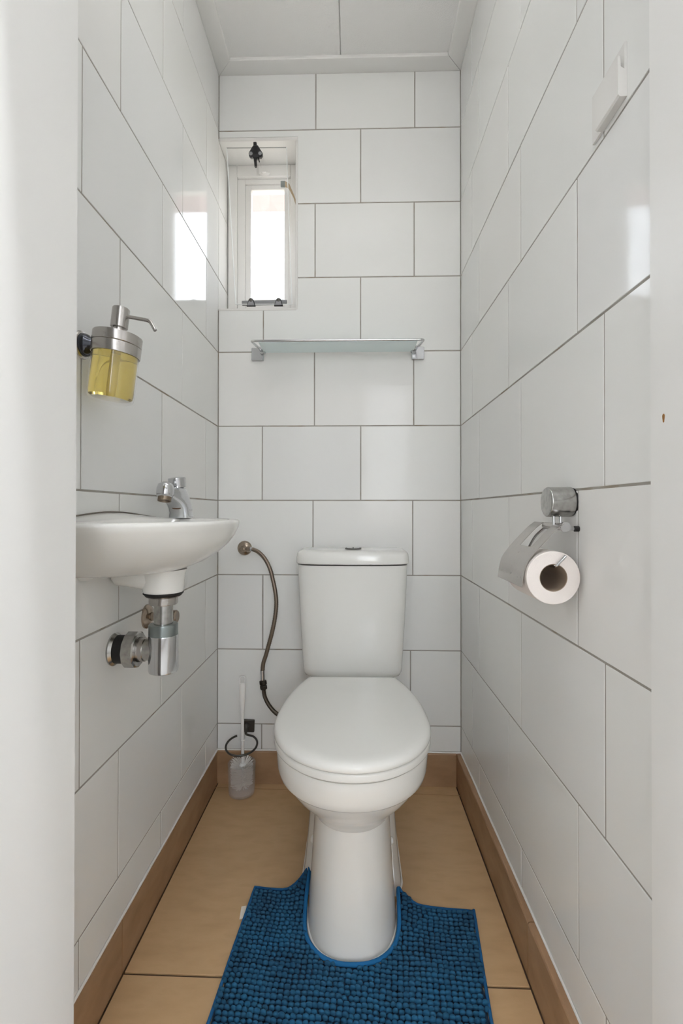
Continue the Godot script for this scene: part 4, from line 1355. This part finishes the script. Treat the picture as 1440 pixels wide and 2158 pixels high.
func build_mat() -> void:
	var t := thing("bath_mat", "blue chenille contour mat on the floor round the toilet pedestal", "mat", Vector3.ZERO)
	var ear_l := [Vector3(0.2212, 0, 0.4440), Vector3(0.262, 0, 0.4490), Vector3(0.300, 0, 0.4500), Vector3(0.326, 0, 0.4420), Vector3(0.343, 0, 0.4240), Vector3(0.3475, 0, 0.4180)]
	var cut := [Vector3(0.3515, 0, 0.4260), Vector3(0.3500, 0, 0.470), Vector3(0.3490, 0, 0.510), Vector3(0.353, 0, 0.556), Vector3(0.366, 0, 0.590), Vector3(0.392, 0, 0.618), Vector3(0.425, 0, 0.6325), Vector3(0.458, 0, 0.6350), Vector3(0.490, 0, 0.631), Vector3(0.520, 0, 0.616), Vector3(0.545, 0, 0.588), Vector3(0.557, 0, 0.550), Vector3(0.560, 0, 0.510), Vector3(0.5615, 0, 0.478)]
	var ear_r := [Vector3(0.5660, 0, 0.4740), Vector3(0.582, 0, 0.4800), Vector3(0.605, 0, 0.4880), Vector3(0.650, 0, 0.4930), Vector3(0.700, 0, 0.4970), Vector3(0.7270, 0, 0.4995)]
	var outer := [Vector3(0.7300, 0, 0.5040), Vector3(0.7180, 0, 0.600), Vector3(0.7040, 0, 0.720), Vector3(0.6930, 0, 0.815), Vector3(0.686, 0, 0.822), Vector3(0.45, 0, 0.802), Vector3(0.202, 0, 0.782), Vector3(0.1985, 0, 0.777), Vector3(0.2015, 0, 0.740), Vector3(0.2100, 0, 0.600), Vector3(0.2175, 0, 0.500)]
	var loop := []
	for part in [ear_l, cut, ear_r, outer]:
		for p in part: loop.append(p)
	var poly := PackedVector2Array()
	for p in loop: poly.append(Vector2(p.x, p.z))
	# backing
	var bm := MB.new()
	var step := 0.005
	for iz in 96:
		for ix in 120:
			var x := 0.18 + ix * step
			var z := 0.38 + iz * step
			var inside := true
			for c in [Vector2(0, 0), Vector2(1, 0), Vector2(1, 1), Vector2(0, 1)]:
				if not Geometry2D.is_point_in_polygon(Vector2(x, z) + c * step, poly): inside = false
			if not inside: continue
			var p := [Vector3(x, 0, z), Vector3(x + step, 0, z), Vector3(x + step, 0, z + step), Vector3(x, 0, z + step)]
			for k in 4: p[k].y = 0.003 + mat_lift(p[k].x, p[k].z)
			bm.quad(p[0], p[1], p[2], p[3])
	for i in poly.size():
		var p := poly[i]
		var q := poly[(i + 1) % poly.size()]
		var a := Vector3(p.x, 0.003 + mat_lift(p.x, p.y), p.y)
		var b := Vector3(q.x, 0.003 + mat_lift(q.x, q.y), q.y)
		bm.quad(a, b, b - Vector3(0, 0.0025, 0), a - Vector3(0, 0.0025, 0))
	obj("backing", bm, mat(col(14, 40, 62), 0.95), t)
	# bright woven binding round the edge
	var bp := []
	for p in loop + [loop[0]]:
		bp.append(Vector3(p.x, 0.0055 + mat_lift(p.x, p.z), p.z))
	var bd := MB.new()
	var cb := curve(bp, 3)
	var n0 := (ear_l.size() - 1) * 3
	var n1 := (ear_l.size() + cut.size()) * 3
	for i in range(n0, n1 + 1): cb[i].y += 0.0030
	bd.tube(cb.slice(n0, n1 + 1), 0.0046, 10)
	obj("contour_binding", bd, mat(col(12, 98, 152), 0.85), t, 80)
	var be := MB.new()
	be.tube(cb.slice(n1) + cb.slice(1, n0 + 1), 0.0034, 10)
	obj("edge_binding", be, mat(col(12, 84, 134), 0.9), t, 80)
	# pile: thousands of chenille tufts
	var tuft := MB.new()
	tuft.lathe([Vector2(0.0, -0.3), Vector2(0.42, -0.28), Vector2(0.5, 0.0), Vector2(0.44, 0.30), Vector2(0.26, 0.47), Vector2(0.0, 0.52)], 10)
	var mm := MultiMesh.new()
	mm.transform_format = MultiMesh.TRANSFORM_3D
	mm.use_colors = true
	mm.mesh = tuft.mesh(70)
	var pm := mat(Color.WHITE, 0.9)
	pm.vertex_color_use_as_albedo = true
	mm.mesh.surface_set_material(0, pm)
	var inner: PackedVector2Array = Geometry2D.offset_polygon(poly, -0.0036)[0]
	var spots := []
	var ang := 0.085
	var ux := Vector2(cos(ang), sin(ang))
	var uz := Vector2(-sin(ang), cos(ang))
	var fn := FastNoiseLite.new()
	fn.seed = 4
	fn.frequency = 6.0
	for j in range(-2, 60):
		var shift := rng.randf() * 0.004
		for i in range(-2, 56):
			var p := Vector2(0.19, 0.36) + ux * (i * 0.0112 + shift + 0.003 * fn.get_noise_2d(j * 0.4, i * 0.02) + rng.randf_range(-0.0009, 0.0009)) + uz * (j * 0.0102)
			p += uz * (0.006 * fn.get_noise_2d(p.x * 1.2, p.y * 0.6) + rng.randf_range(-0.0005, 0.0005))
			if Geometry2D.is_point_in_polygon(p, inner): spots.append(p)
	mm.instance_count = spots.size()
	for i in spots.size():
		var p: Vector2 = spots[i]
		var s := Vector3(0.0126, 0.0105, 0.0086) * rng.randf_range(0.9, 1.1)
		var bs := Basis.from_euler(Vector3(rng.randf_range(-0.2, 0.2), -ang + rng.randf_range(-0.15, 0.15), rng.randf_range(-0.2, 0.2)))
		mm.set_instance_transform(i, Transform3D(bs * Basis().scaled(s), Vector3(p.x, 0.0068 + mat_lift(p.x, p.y) + rng.randf_range(-0.001, 0.001), p.y)))
		var k := clampf(0.5 + 0.6 * fn.get_noise_2d(p.x * 1.1 + 9.0, p.y * 1.1) + rng.randf_range(-0.18, 0.18), 0.0, 1.0)
		mm.set_instance_color(i, Color(0.005, 0.052, 0.112).lerp(Color(0.007, 0.096, 0.205), k))
	var mi := MultiMeshInstance3D.new()
	mi.name = "pile"
	mi.multimesh = mm
	mi.set_meta("kind", "stuff")
	t.add_child(mi)
	var tag := MB.new()
	tag.rbox(Vector3(0.012, 0.0016, 0.034), 0.0004, Transform3D(Basis(Vector3.UP, 0.10) * Basis(Vector3.BACK, 0.12), Vector3(0.2085, 0.0035, 0.5130)))
	obj("care_tag", tag, mat(col(236, 230, 218), 0.8), t)
